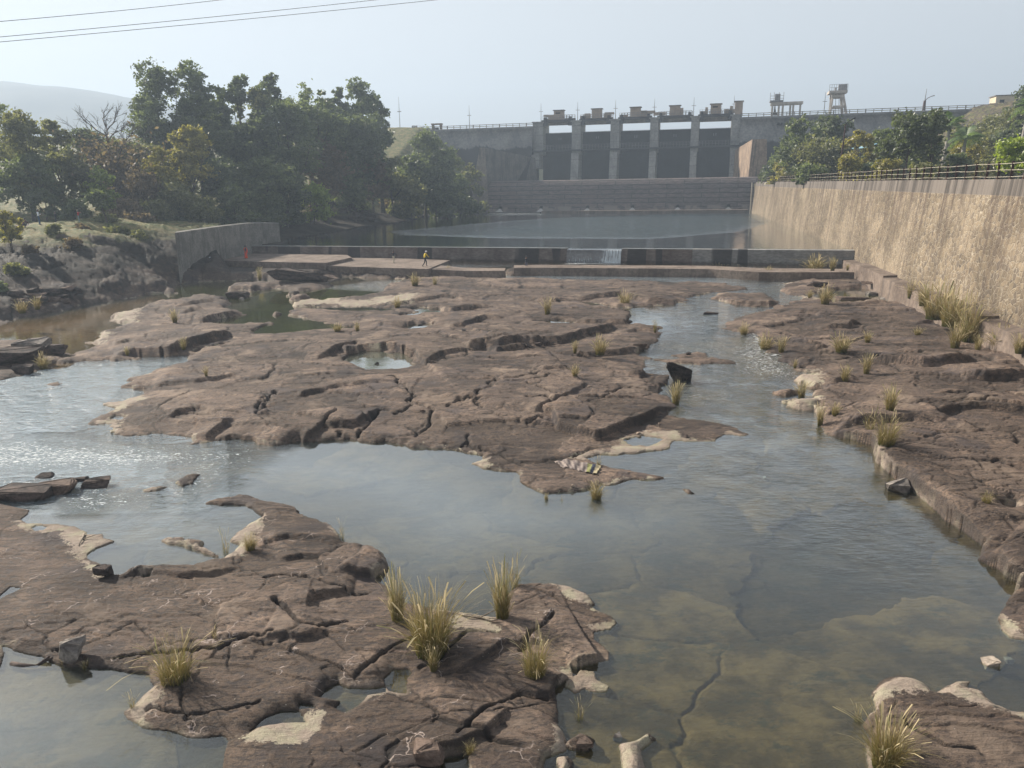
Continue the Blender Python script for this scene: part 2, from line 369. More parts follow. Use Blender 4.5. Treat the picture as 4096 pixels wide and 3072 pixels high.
def make_leaf(name, c1, c2, trans=.55):
    a = N(name); t = a.at('tint')
    col = a.mix(a.ramp(t, 0, 1), c1, c2)
    d = a.n('BsdfDiffuse', {'Color': col}).outputs[0]
    tr = a.n('BsdfTranslucent', {'Color': a.mul(col, (1.15, 1.2, .7, 1))}).outputs[0]
    g = a.n('BsdfGlossy', {'Color': (1, 1, 1, 1), 'Roughness': .5}).outputs[0]
    m = a.n('MixShader', {0: trans, 1: d, 2: tr}).outputs[0]
    return a.done(a.n('MixShader', {0: .05, 1: m, 2: g}).outputs[0])
LEAF = dict(
    dark=make_leaf('dark_leaves', (.055, .070, .038), (.150, .178, .088)),
    green=make_leaf('green_leaves', (.080, .100, .050), (.20, .235, .105)),
    olive=make_leaf('olive_leaves', (0.108, 0.114, 0.048), (0.276, 0.270, 0.120)),
    yellow=make_leaf('yellow_leaves', (.16, .155, .035), (.40, .34, .09)),
    lime=make_leaf('lime_leaves', (.16, .22, .035), (.38, .45, .08)),
    brown=make_leaf('brown_leaves', (.12, .085, .06), (.24, .175, .115)),
    palm=make_leaf('palm_leaves', (.08, .13, .05), (.19, .27, .09)))
M_BARK = make_boulder('bark', (.06, .048, .04), (.15, .125, .105), 1.5)
M_PBARK = make_boulder('pale_bark', (.22, .20, .18), (.36, .34, .31), 1.5)
def make_grass():
    a = N('dry_grass'); t = a.at('tint'); v = a.at('vary')
    col = a.mix(a.ramp(t, .05, .35), (.055, .065, .018), (.29, .225, .085)); col = a.mix(a.ramp(t, .55, .9), col, (.55, .46, .28))
    col = a.mix(a.math('MULTIPLY', a.ramp(v, .68, .8), .6), col, (.10, .14, .03))
    d = a.n('BsdfDiffuse', {'Color': col}).outputs[0]; tr = a.n('BsdfTranslucent', {'Color': col}).outputs[0]
    return a.done(a.n('MixShader', {0: .35, 1: d, 2: tr}).outputs[0])
M_GRASS = make_grass()
# ------------------------------------------------------------------ key lines of the place
WU = 2.3                                                   # level of the upper pool
WALL_A, WALL_SL = np.array([36.6, 79.2]), 0.2136           # retaining wall face
def wall_x(y): return WALL_A[0]+WALL_SL*(np.asarray(y)-WALL_A[1])
LAND = dict(
C="183,920 199,907 234,895 251,884 224,873 268,867 309,853 293,839 258,839 285,828 268,825 322,806 376,790 403,780 430,761 480,748 520,738 540,719 567,722 594,723 634,720 674,715 728,712 774,711 749,704 714,699 685,694 647,686 618,683 620,673 650,668 700,668 770,672 840,671 850,668 800,664 740,665 640,665 627,660 650,653 735,648 779,644 817,637 826,631 832,624 838,619 867,612 890,607 925,588 1066,588 1080,605 1138,603 1212,605 1338,605 1402,609 1446,612 1490,610 1549,612 1584,615 1616,625 1578,630 1537,632 1490,641 1475,653 1446,659 1373,663 1361,666 1308,659 1256,653 1279,662 1361,673 1363,681 1355,691 1355,698 1399,704 1423,709 1434,719 1421,741 1389,753 1370,763 1386,770 1393,777 1394,806 1408,809 1448,810 1442,825 1429,836 1445,855 1457,876 1456,895 1469,900 1536,911 1585,922 1614,937 1598,942 1577,940 1550,953 1483,954 1452,951 1448,970 1402,977 1348,984 1276,989 1279,997 1308,1010 1340,1018 1375,1022 1440,1033 1418,1037 1362,1035 1327,1048 1268,1063 1214,1064 1171,1065 1115,1040 1113,1021 1096,1022 1080,1021 1045,1013 1018,1002 1045,994 1037,986 996,976 943,971 889,967 835,955 795,954 755,949 714,954 674,957 634,957 583,961 537,951 497,949 456,957 419,957 403,945 349,939 268,943 252,938 252,929 231,925 220,919",
B="114,788 164,763 211,745 190,741 211,735 226,729 211,725 217,718 243,713 270,703 286,699 255,697 231,693 240,682 281,677 311,671 331,660 381,650 454,643 495,652 498,660 480,666 521,669 524,681 469,690 439,697 498,701 557,699 592,696 592,700 574,703 542,716 557,721 560,735 495,742 463,751 419,757 405,765 395,769 337,770 264,778 228,781 176,781",
S1="486,627 524,618 662,613 725,616 691,627 644,630 594,624 545,631 501,630",
S2="615,638 673,636 632,641", S3="619,651 644,643 666,644 656,651", S3b="590,678 600,675 604,680 594,683",
ISL="1421,780 1459,774 1461,766 1510,763 1563,777 1588,786 1536,788 1456,785",
ISR="1543,646 1560,633 1593,634 1651,635 1686,653 1684,662 1628,665 1584,659",
S4="1472,1056 1491,1058 1502,1068 1483,1067", S5="1496,961 1512,961 1508,966",
S6="376,1045 403,1029 443,1022 419,1032 395,1053", S7="99,831 126,825 146,829 118,835",
S8="305,1058 330,1052 362,1053 340,1060 310,1066",
LR="-120,735 30,738 56,739 105,742 150,765 142,774 110,790 60,810 0,823 -120,830",
L="-2600,1040 -500,1085 0,1093 73,1100 66,1110 48,1122 58,1130 128,1131 164,1141 190,1155 226,1153 223,1163 243,1172 219,1179 183,1195 181,1208 205,1217 230,1228 237,1243 263,1248 303,1230 365,1228 420,1226 471,1210 490,1199 526,1177 490,1172 515,1152 541,1133 570,1117 541,1100 500,1091 449,1088 519,1069 548,1075 594,1088 613,1091 646,1099 668,1111 670,1122 712,1133 739,1170 774,1173 818,1195 839,1228 814,1252 832,1265 854,1287 869,1309 930,1318 989,1325 1070,1338 1081,1334 1085,1300 1110,1265 1116,1261 1190,1263 1233,1270 1266,1283 1285,1307 1277,1312 1314,1331 1330,1345 1321,1362 1285,1365 1285,1382 1317,1407 1319,1429 1233,1442 1241,1462 1215,1480 1200,1491 1204,1528 1206,1568 1219,1590 1219,1619 1175,1637 1171,1674 1160,2300 460,2300 478,1659 489,1601 478,1594 438,1597 402,1594 365,1575 310,1570 278,1553 267,1539 292,1524 310,1502 336,1484 321,1458 274,1455 201,1444 175,1440 124,1437 95,1431 55,1415 26,1398 5,1396 6,1415 -2,1442 -500,1470 -2600,1560",
LI="321,1166 365,1160 402,1162 400,1170 440,1172 438,1185 471,1200 489,1197 470,1206 430,1193 390,1181 340,1176",
W1="1215,1484 1240,1460 1255,1447 1285,1451 1290,1468 1314,1484 1310,1495 1280,1494 1263,1488 1241,1500",
W2="1335,1611 1370,1600 1398,1582 1421,1598 1385,1622 1396,1660 1370,1700 1350,1690 1335,1640", W3="1222,1612 1252,1590 1284,1601 1270,1619", W4="1208,1643 1225,1640 1235,1659 1210,1690",
G="1883,1534 1888,1498 1910,1472 1946,1461 1977,1467 2004,1485 2015,1501 2040,1485 2067,1472 2093,1474 2087,1494 2129,1507 2156,1534 2183,1545 2212,1543 2500,1570 2900,1900 2900,2300 1880,2300 1875,1633 1875,1588 1860,1566 1870,1543",
R="1647,593 1687,601 1719,608 1700,612 1683,630 1700,637 1727,641 1732,647 1700,660 1647,670 1620,677 1607,682 1563,700 1560,710 1590,717 1628,723 1640,735 1655,762 1687,767 1690,783 1722,796 1714,804 1770,807 1767,818 1719,823 1754,837 1759,845 1751,871 1722,871 1694,879 1727,885 1767,882 1767,914 1778,928 1785,940 1839,949 1888,962 1890,998 1941,1038 1977,1065 2053,1128 2067,1141 2127,1181 2113,1210 2156,1226 2174,1248 2212,1262 2260,1275 2200,1268 2163,1324 2167,1356 2185,1378 2212,1380 2700,1400 2900,1000 2700,600 2000,560 1647,575",
S9="1659,846 1720,850 1700,857 1665,853", S10="1700,868 1738,870 1735,876 1705,874")
HOLE = dict(
h1="736,780 760,763 782,759 830,758 862,763 886,769 897,782 894,790 862,800 825,802 795,801 768,794",
h2="862,708 908,700 929,698 948,700 916,711 876,715", h3="865,683 900,673 886,668 911,664 951,667 955,677 916,680 881,686",
h4="1155,699 1169,694 1201,692 1236,698 1233,702 1193,701", h5="1342,947 1389,943 1429,949 1416,958 1394,968 1367,965 1348,955",
h6="239,906 247,899 262,898 269,903 262,907", h7="1750,640 1790,633 1807,625 1860,623 1893,628 1930,640 1925,650 1912,657 1853,660 1807,658 1770,648",
h8="2151,1110 2190,1110 2192,1125 2175,1130", h9="-60,1285 0,1285 22,1268 47,1272 22,1283 0,1296 -60,1302", h10="67,1142 80,1136 100,1139 95,1146 75,1148",
h11="829,1466 850,1447 883,1446 891,1455 876,1469 876,1497 843,1493 832,1480", h12="686,1510 704,1488 730,1477 755,1488 796,1488 832,1484 832,1495 792,1502 774,1524 745,1542 723,1531 737,1517",
h13="606,1539 642,1539 660,1561 613,1561 558,1572 540,1583 576,1553", h14="646,1520 675,1524 680,1531 650,1531", h15="949,1652 960,1637 1004,1634 1010,1660 1000,1720 949,1720",
h16="310,1243 330,1240 325,1248 312,1250")
LBs = "-700,740 0,702 29,690 73,681 97,675 135,672 161,663 234,650 293,644 322,634 387,634 370,622 352,620 396,614 440,609 498,608 542,605 600,607 714,597 817,602 884,603 925,590 1066,591 1118,597 1138,592 1159,588"
LEDGE = [  # polyline, height, falloff (m): the upstream side stands higher
("1157,893 1168,887 1190,893 1198,905 1203,917 1245,928 1289,937 1340,920 1400,898 1430,880 1457,868", .40, 8), ("1010,748 1080,748 1128,738 1150,738 1214,736 1268,721 1322,706 1326,700", .55, 4),
("1187,757 1268,763 1343,758 1383,750 1416,740", .35, 2.5), ("1230,694 1270,697 1320,699 1354,698 1363,682", .4, 4), ("1354,714 1376,709 1424,708", .2, 1.5), ("1171,801 1200,796 1230,794", .2, 1.5), ("1357,806 1394,805 1395,798", .3, 2),
("685,772 710,763 733,754 760,761 782,758 800,752 830,746 862,751 870,761 892,763 916,785 950,778", .55, 4), ("996,739 1012,748 1040,746 1072,755 1128,747 1150,741", .4, 3), ("969,706 1000,703 1030,694 1050,688 1080,690", .35, 3), ("955,668 975,672 1010,668 1060,664", .4, 3),
("647,855 660,850 728,836 782,832 865,828", .24, 3), ("655,943 680,932 700,916 740,919 776,915 798,900 825,877", .32, 5), ("381,935 446,937 483,919 510,908", .24, 4), ("360,902 390,890 430,884 462,895 470,903 490,908", .2, 2),
("268,839 317,831", .2, 2), ("330,829 360,826 419,824 451,820 520,805", .22, 3), ("250,765 290,760 330,765 381,757 410,748 425,742 450,734 495,722 500,714", .7, 5), ("243,747 275,744 300,750", .25, 2), ("393,678 419,668 440,666", .25, 2), ("434,691 475,681 524,672", .45, 3), ("380,668 430,655 470,650", .25, 2),
("1785,938 1840,947 1888,961 1891,995 1941,1036 1977,1062 2053,1125 2067,1139 2127,1179", .5, 7), ("2113,1208 2156,1223 2174,1245 2212,1258 2300,1275", .45, 4), ("2020,905 2045,903 2070,897 2128,895 2195,902 2250,905", .3, 4), ("1818,920 1888,914 1968,914 2037,925", .35, 3),
("1772,707 1839,704 1842,697 1861,692", .4, 3), ("1746,751 1791,749", .25, 2), ("1880,780 1898,783 1940,790 1992,798 2040,797 2091,791 2102,778", .55, 6), ("2085,828 2136,828 2184,826 2240,826", .42, 4), ("1861,621 1917,624", .25, 2), ("1804,828 1822,823 1858,824", .2, 2), ("1700,672 1760,676 1765,685", .25, 3), ("1980,700 2020,692 2060,694", .2, 3),
("560,1374 584,1374 650,1378 708,1363", .2, 1.2), ("668,1309 682,1283 722,1272 760,1270", .2, 1.2), ("722,1228 777,1235 839,1230", .32, 1.6), ("1230,1422 1270,1418 1314,1424 1322,1410", .3, 1.2), ("560,1160 620,1150 680,1155 720,1165", .16, 1.5), ("600,1200 650,1190 700,1195", .14, 1.5),
("1195,1490 1205,1470 1240,1445", .3, 1.2), ("250,1240 300,1222 380,1235 450,1232 520,1215", .16, 1), ("980,1440 1040,1420 1090,1380 1180,1370", .18, 1), ("900,1610 980,1600 1060,1570 1110,1520", .18, 1), ("1180,860 1200,872 1206,880", .15, 1), ("460,935 520,940 580,955", .2, 2), ("1850,660 1890,655 1925,652", .2, 1.5),
("1240,645 1300,640 1340,636 1400,650 1470,651", .5, 3), ("1100,640 1180,650 1250,645", .3, 3), ("840,655 900,650 960,640 1010,645", .3, 3), ("1545,655 1600,652 1660,655 1684,650", .45, 3)]
CRACK = ["0,1387 36,1378 73,1389 117,1378 135,1387 157,1385", "179,1402 256,1393 329,1384 402,1378 467,1382 489,1363 584,1356", "849,806 867,825 892,849 890,862 862,884", "825,876 798,905 763,938", "1072,820 1050,837 1023,855 970,871", "540,898 580,855 596,841", "892,850 929,876 937,890 929,908 897,919 892,933", "1012,941 1070,965 1131,989", "1279,949 1241,970 1180,978 1134,981", "1136,860 1175,860 1201,876", "996,859 1035,862 1042,878", "937,990 990,960 1020,925", "1135,905 1160,893 1190,900", "1170,800 1110,815 1080,822 1020,800", "1300,860 1330,835 1370,830", "740,920 690,960", "590,1290 640,1330 690,1340 740,1330", "860,1420 940,1400 1010,1340 1080,1345", "990,1560 1060,1500 1130,1470 1190,1480", "560,1230 640,1220 720,1245 800,1260", "1900,860 1960,880 2060,885 2150,870", "1960,980 2060,1000 2150,990 2212,1010", "1700,760 1780,770 1900,760", "2030,860 2110,850 2212,860", "1700,715 1760,727 1850,722", "1200,1300 1150,1340 1120,1380", "320,1500 420,1520 560,1490", "1960,1540 2050,1590 2120,1600"]
CREAM = ["1318,975 1345,940 1400,930 1460,930 1480,945 1550,945 1580,930 1600,935 1560,952 1450,960 1448,972 1280,988", "1280,1050 1360,1030 1440,1030 1300,1056 1180,1066", "1880,1540 1890,1490 1945,1460 2005,1482 2016,1510 2090,1470 2110,1500 2220,1550 2220,1565 2120,1545 2050,1510 1990,1510 1930,1505 1900,1520", "2160,1380 2165,1325 2190,1345 2220,1375", "1215,1500 1210,1440 1320,1445 1320,1500", "1320,1700 1330,1590 1430,1590 1400,1700", "1200,1620 1195,1570 1225,1560 1225,1690 1200,1690", "1190,1258 1270,1275 1290,1312 1250,1300", "1270,1345 1335,1340 1320,1365", "40,1120 180,1135 245,1165 180,1200 230,1240 210,1245 160,1190 130,1145 40,1138", "980,1330 1060,1335 1070,1370 980,1360", "940,965 1020,975 1060,1000 1040,1012 1020,1000 940,975", "430,1165 500,1160 560,1110 570,1130 520,1200 430,1215", "320,1160 490,1190 480,1210 330,1180", "700,655 800,650 880,640 900,650 760,662", "1730,640 1800,625 1850,640 1760,650", "1690,800 1770,800 1770,835 1700,830", "1690,870 1770,865 1765,890", "280,1555 300,1500 340,1480 345,1510 310,1560", "520,1590 620,1540 700,1540 660,1600 560,1610", "1300,970 1290,990 1240,990 1260,975", "800,648 900,640 890,655 800,658", "1690,595 1740,600 1700,612", "225,870 300,850 320,860 250,890", "190,925 215,905 260,905 250,935", "600,655 640,650 740,645 735,655 640,662", "240,700 250,680 300,672 290,695", "190,745 215,715 235,720 215,745"]
# control heights of the dry ground: ov px, py, z
CTRL = [tuple(float(q) for q in t.split(',')) for t in """20,690,.5 100,650,.7 200,640,.6 300,628,.6 400,600,.6 500,590,.6 150,668,.3 0,700,.2
600,585,1.1 800,590,.9 900,580,1.0 1030,570,.9 600,900,.6 800,850,.6 1000,850,.6 1200,850,.6 1350,850,.55 1350,720,.5 1100,700,.6 900,730,.55 650,800,.5 400,860,.45 300,730,.5 450,670,.5 700,680,.35 1100,640,.6 1350,625,.5 1500,620,.3 1250,1020,.25 1400,960,.15 1550,925,.12
1700,720,.6 1850,690,.7 1980,700,1.0 2050,760,1.1 1800,800,.6 1950,850,.7 2150,850,1.1 2200,760,1.5 2000,1000,.6 2150,1050,.8 2200,1200,.6 1850,610,.8 1900,600,1.1 1750,590,.8 2000,1600,.5 2150,1600,.6
100,1350,.45 300,1400,.5 500,1300,.55 700,1250,.5 600,1150,.3 700,1400,.6 900,1500,.6 1100,1450,.5 600,1600,.6 1000,1620,.6 1200,1310,.35 100,1170,.3 450,1500,.35""".split()]
# left bank: ov px, py and distance Y -> height follows
CTRLY = [tuple(float(q) for q in t.split(',')) for t in """0,640,60 60,625,62.5 140,610,66 220,600,69.5 300,590,74 380,585,78 450,575,81 0,590,67 100,580,69 200,575,72 300,568,77 370,566,80 0,560,72 60,560,73 140,555,74.5 220,555,75 300,550,79
-20,532,75 30,518,76.5 70,504,78 120,496,79 180,494,80 240,498,81 290,514,82 330,528,83 360,540,82 -60,520,80 20,492,85 85,482,88 170,476,90 250,476,92 330,482,94 400,488,98 340,505,88 450,480,102 370,520,88 520,478,106 -60,490,95 0,465,105 100,452,112 200,444,122 300,440,126 400,440,125 480,450,120 560,450,124 596,440,128 650,470,122 700,465,140 730,410,165 800,450,165 852,405,192 880,448,180 930,420,200 -200,480,95 -300,560,75 -150,440,130 385,572,77.5 410,568,79.5 440,563,82 470,556,85.5 430,574,78.5 620,495,112 420,560,82 160,525,77 230,528,78 90,530,76""".split()]

# structures that meet the ground
WEIR_R = np.array(P(3440, 1003, 2.4)); WEIR_L = np.array(P(962, 984, 2.4))
def weir_y(x): return WEIR_L[1]+(WEIR_R[1]-WEIR_L[1])*(np.asarray(x)-WEIR_L[0])/(WEIR_R[0]-WEIR_L[0])
LIP_R = np.array([62.0, 198.0]); LIP_L = np.array([-11.0, 216.5])
DAM_A = np.array([63.0, 221.5]); DAM_D = np.array([.9665, -.2568]); DAM_N = np.array([.2568, .9665])
def dam_s(x, y): return (x-DAM_A[0])*DAM_D[0]+(y-DAM_A[1])*DAM_D[1]
def dam_t(x, y): return (x-DAM_A[0])*DAM_N[0]+(y-DAM_A[1])*DAM_N[1]
def DP(px, py, off=0.0):
    """photo pixel -> (s, z) on the dam face plane moved `off` m upstream"""
    r = ray(px, py); t = (off-dam_t(0, 0))/(r[0]*DAM_N[0]+r[1]*DAM_N[1]); x, y = r[0]*t, r[1]*t
    return dam_s(x, y), H+r[2]*t
def dw(s, t): return DAM_A[0]+DAM_D[0]*s+DAM_N[0]*t, DAM_A[1]+DAM_D[1]*s+DAM_N[1]*t
DTOP = DP(2930, 455)[1]
S_EMB = DP(1700, 500)[0]
UPs = pts("607,529 620,518 657,512 698,506 745,498 791,489 840,484 901,474 957,459 1000,458", WU)
UPOOL = list(map(tuple, UPs))+[tuple(LIP_L+[-2, 3]), tuple(LIP_R+[4, 3]), (wall_x(200)+1.5, 200), (wall_x(78)+1.5, 78), tuple(WEIR_R+[1, -.2]), tuple(WEIR_L+[0, .2]), (WEIR_L[0], WEIR_L[1]+2)]
PL = [tuple(PO(930, 579, .8)), tuple(PO(1160, 574, .8)), tuple(PO(1530, 578, .8)), tuple(PO(1640, 585, .8)), tuple(PO(1760, 583, .8)), tuple(PO(1860, 565, .8)), tuple(WEIR_R), tuple(WEIR_L+(WEIR_R-WEIR_L)*.38)]

def vor(x, y, s=0):
    """cell value and distance to the cell border"""
    xi = np.floor(x).astype(np.int64); yi = np.floor(y).astype(np.int64); f1 = np.full(x.shape, 9.0); f2 = np.full(x.shape, 9.0); v = np.zeros(x.shape)
    def h(a, b, k):
        n = (a*374761393+b*668265263+(s+k)*974634777) & 0xffffffff; n = ((n ^ (n >> 13))*1274126177) & 0xffffffff; return ((n ^ (n >> 16)) & 0xffff)/65535.0
    for i in (-1, 0, 1):
        for j in (-1, 0, 1):
            a, b = xi+i, yi+j; d = np.hypot(a+h(a, b, 1)-x, b+h(a, b, 2)-y); q = h(a, b, 3); c = d < f1
            f2 = np.where(c, f1, np.minimum(f2, d)); v = np.where(c, q, v); f1 = np.where(c, d, f1)
    return v, f2-f1

def terrain():
    NR, NC = 960, 1080
    a, b = 8.0**-.5, 460.0**-.5
    yy = np.concatenate([np.linspace(3.0, 7.9, 40), (a+(b-a)*np.linspace(0, 1, NR))**-2.0])
    uu = np.concatenate([np.linspace(-2.8, -1.07, 60), np.linspace(-1.05, .98, NC), np.linspace(1.0, 2.0, 30)])
    NR, NC = len(yy), len(uu)
    global GY, GU; GY, GU = yy, uu
    X = yy[:, None]*uu[None, :]; Y = np.repeat(yy[:, None], NC, 1)
    sh = X.shape; near = sstep(90, 60, Y)
    # signed distance to the shoreline, + on land
    wob = (fbm(X*1.1, Y*1.1, 5, 3)-.5)*.9*np.clip(Y/25, .45, 1.6)
    sd = np.full(sh, -8.0)
    for k, s in LAND.items():
        sd = np.maximum(sd, poly_sd(X, Y, pts(s)))
    LB = list(map(tuple, pts(LBs)))+[(3, 92), (120, 60), (700, 60), (700, 900), (-1500, 900), (-1500, 40)]
    sdl = poly_sd(X, Y, LB); bank = (sdl > -8)
    sd = np.maximum(sd, sdl)
    for k, s in HOLE.items():
        q = pts(s); sd = np.minimum(sd, -poly_sd(X, Y, q, 8.0))
    sd = sd+wob*sstep(0, .6, np.abs(sd)+.25)
    sdu = -poly_sd(X, Y, UPOOL, 12.0)                       # + outside the upper pool
    right = X-(wall_x(Y)+.5)
    # control surface
    cy_ = np.array([Q(p[0]*K, p[1]*K, p[2]) for p in CTRLY])
    cx = np.vstack([np.array([PO(p[0], p[1], p[2]) for p in CTRL]), cy_[:, :2]]); cz = np.append(np.array([p[2] for p in CTRL]), cy_[:, 2])
    extra = [(-120, 120, 7), (-75, 145, 8), (-60, 160, 9), (-100, 180, 9), (-160, 200, 10), (-200, 120, 7.5), (-80, 230, 10), (-30, 215, 9.5), (-250, 300, 12), (-110, 80, 5.5), (-90, 60, 3), (30, 100, 1), (-30, 205, 8)]
    cx = np.vstack([cx, [e[:2] for e in extra]]); cz = np.append(cz, [e[2] for e in extra])
    num = np.zeros(sh); den = np.zeros(sh)
    for (px, py), pz in zip(cx, cz):
        s2 = (py*.022+.15)**2
        wgt = 1.0/(((X-px)**2+((Y-py)*.8)**2+s2)**2.3); wgt *= (py*.04)**2.4
        num += wgt*pz; den += wgt
    base = num/den
    L = np.where(sdl > 0, 1.1, .12+.75*sstep(.42, .62, fbm(X/4.5, Y/3.5, 3, 401)))
    ra = np.radians(-16); xr = X*np.cos(ra)+Y*np.sin(ra); yr = -X*np.sin(ra)+Y*np.cos(ra)
    n_big = fbm(X/7, Y/5, 3, 11)-.5
    n_mid = fbm(xr/2.6, yr/1.0, 5, 23)-.5
    st = fbm(xr/5.5, yr/2.2, 5, 41, .55)*9                    # bedded strata: steps with sharp risers
    fs = st-np.floor(st); terr = np.floor(st)+sstep(.0, .07, fs)-.45*fs
    st2 = fbm(xr/1.9, yr/.8, 5, 57, .55)*6
    fs2 = st2-np.floor(st2); terr2 = np.floor(st2)+sstep(.0, .12, fs2)-.5*fs2
    wx = (fbm(X/2.2, Y/2.2, 5, 301, .55)-.5)*1.5; wy = (fbm(X/2.2+40, Y/2.2, 5, 307, .55)-.5)*1.1
    v1, e1 = vor((xr+wx)/4.6, (yr+wy)/2.6, 11); v2, e2 = vor((xr+wx*.6)/1.7, (yr+wy*.6)/.95, 23)
    pix = .35*(.018+.0026*Y)
    plate = .26*(v1-.5)*sstep(0, .02, e1)+.10*(v2-.5)*sstep(0, .035, e2)*sstep(.35, .6, fbm(X/5, Y/5, 3, 311))
    ck = np.exp(-(e1/np.clip(.004+.0007*Y, .012, .05))**2)*sstep(.42, .55, fbm(X/3, Y/3, 3, 313))
    ck2 = np.exp(-(e2/np.clip(.008+.0016*Y, .02, .09))**2)*sstep(.47, .58, fbm(X/2, Y/2, 3, 317))
    groove = -.14*ck-.07*ck2
    crk = np.clip(ck+.8*ck2, 0, 1)
    rockn = plate*sstep(0, 2.2, sd)+groove+.20*n_big+.05*n_mid+.045*(terr-5)+.006*(terr2-3)
    rockn = rockn+(.05*(fbm(X*2.2, Y*2.2, 5, 71, .6)-.5))
    rr = 1-np.exp(-np.maximum(sd, 0)/L)
    cent = (sdl <= 0)
    h = rr*np.maximum(np.where(cent, base*.34, base)+rockn*np.where(cent, .62, 1.1), .07)+.015
    # water bed
    bd = np.minimum(.40, .05+.085*np.abs(np.minimum(sd, 0)))
    st3 = fbm(X/2.8+9, Y/2.2, 5, 91)*5; fs3 = st3-np.floor(st3); t3 = np.floor(st3)+sstep(0, .12, fs3)
    shoal = sstep(28, 12, Y)*sstep(-2, 5, X)
    vb, eb = vor((X+wx*1.2)/3.4, (Y+wy*1.2)/2.4, 77)
    hb = -bd*(1-.35*shoal)*(.35+.35*(t3/4.0)+.75*vb)-.03-.06*np.exp(-(eb/.04)**2)*sstep(.45, .6, fbm(X/3, Y/3, 3, 319))
    hb = np.minimum(hb, -.02)
    hole = (sd < 0)
    h = np.where(sd > 0, h, hb)
    # ledges
    for s, hh, fo in LEDGE:
        q = pts(s, .3); x0, y0 = q.min(0)-fo*2.5; x1, y1 = q.max(0)+fo*2.5
        m = (X > x0) & (X < x1) & (Y > y0) & (Y < y1) & (sd > 0)
        if not m.any(): continue
        xm = X[m]; ym = Y[m]
        jx = (fbm(xm*1.6, ym*1.6, 3, 5)-.5)*.22*np.clip(ym/25, .3, 2)
        best = np.full(xm.shape, 1e9); side = np.zeros(xm.shape); tt = np.zeros(xm.shape); nseg = len(q)-1
        for i in range(nseg):
            d, t = seg_dist(xm, ym, *q[i], *q[i+1]); c_ = (q[i+1][0]-q[i][0])*(ym-q[i][1])-(q[i+1][1]-q[i][1])*(xm-q[i][0])
            ln = np.hypot(*(q[i+1]-q[i])); c_ = c_/ln
            k = d < best-1e-9; best = np.where(k, d, best); side = np.where(k, c_, side); tt = np.where(k, (i+t)/nseg, tt)
        taper = np.clip(np.minimum(tt, 1-tt)*5, 0, 1)**.6
        ss = side+jx*.5
        up = np.where(ss > 0, np.exp(-best/fo), 0)*sstep(0, .03*np.median(ym)**.5, ss)
        dn = np.where(ss <= 0, np.exp(-best/.6)*.18, 0)
        h[m] += taper*hh*.8*(up-dn*np.minimum(1, sd[m]/.8))
    for s in CRACK:
        q = pts(s, .4); x0, y0 = q.min(0)-2; x1, y1 = q.max(0)+2
        m = (X > x0) & (X < x1) & (Y > y0) & (Y < y1) & (sd > .15)
        if not m.any(): continue
        xm = X[m]; ym = Y[m]; jx = (fbm(xm*1.3, ym*1.3, 4, 6)-.5)*.7*np.clip(ym/25, .3, 1.6); jy = (fbm(xm*1.3+50, ym*1.3, 4, 8)-.5)*.7*np.clip(ym/25, .3, 1.6)
        best = np.full(xm.shape, 1e9)
        for i in range(len(q)-1):
            d, t = seg_dist(xm+jx, ym+jy, *q[i], *q[i+1]); best = np.minimum(best, d)
        wd = .012+.0019*ym
        gq = np.exp(-(best/wd)**2); h[m] -= np.minimum(.2, .10+.004*ym)*gq; crk[m] = np.maximum(crk[m], gq)
    h = np.where((sd > 0) & (h < .015), .015, h)
    # banks: rough broken ground
    bl = sstep(4, 9, sdl)*sstep(45, 55, Y)
    sb = fbm(X/14, Y/4, 5, 171, .6)*9; h += bl*np.where(sd > 0, 1, 0)*((fbm(X/6, Y/6, 5, 101)-.5)*.7*sstep(1.2, 3, base)+.30*(np.floor(sb)+sstep(0, .15, sb-np.floor(sb))-sb)*sstep(.6, 1.5, base)*sstep(6, 4, base))
    apr = poly_sd(X, Y, pts('500,592 492,566 512,541 760,545 990,560 940,600 700,612 540,612', 1.0), 3.0)
    h = np.where(apr > -1, np.minimum(h, .75+np.clip(-apr, 0, 1)*1.5), h)
    # upper pool
    hu = WU-1.2
    out = WU+.15+np.maximum(base-WU-.15, 0)*sstep(0, 14, sdu)+(fbm(X/3, Y/3, 5, 131)-.45)*.8*sstep(0, 4, sdu)
    far = sstep(-3, 3, Y-weir_y(np.clip(X, -60, 60))-1)
    inU = sdu < 0
    h = np.where(inU, hu, np.where((sdu < 12) & (Y > weir_y(np.clip(X, -60, 40))+.5), np.maximum(np.minimum(h, out), WU+.1), h))
    # plunge pool behind the low sill
    pin = inside(X, Y, PL); h = np.where(pin & ~inU, .45, h)
    # embankment left of the dam, slope right of it
    s_ = dam_s(X, Y); t_ = dam_t(X, Y)
    emb = DTOP-.6-.46*np.maximum(-t_-3, 0)-.75*np.maximum(s_-S_EMB, 0)
    emb = np.minimum(emb, DTOP-.6)+(fbm(X/8, Y/8, 4, 151)-.5)*.8
    emb = np.where((right < 0) & (sdu > 0), emb, -99)
    h = np.maximum(h, emb)
    # right of the retaining wall
    ter = 9.0+(fbm(X/9, Y/9, 4, 161)-.5)*.5
    sR = DP(3880, 520)[0]
    hill = DTOP-1.0-.30*np.maximum(-t_-2, 0)+.55*np.minimum(s_-sR, 60)
    hill = np.minimum(hill, DTOP-.3)
    ter = np.maximum(ter, hill)+sstep(60, 20, Y)*0
    ter = np.where((t_ > -1) & (s_ < sR), 9.0, ter)
    h = np.where(right > 0, ter, h)
    under = (right > -2.2) & (right <= 0) & (Y < 78)
    h = np.where(under, np.maximum(h, 1.0), h)
    # attributes
    cream = np.full(sh, -3.0)
    for s in CREAM: cream = np.maximum(cream, poly_sd(X, Y, pts(s, .1), 3.0))
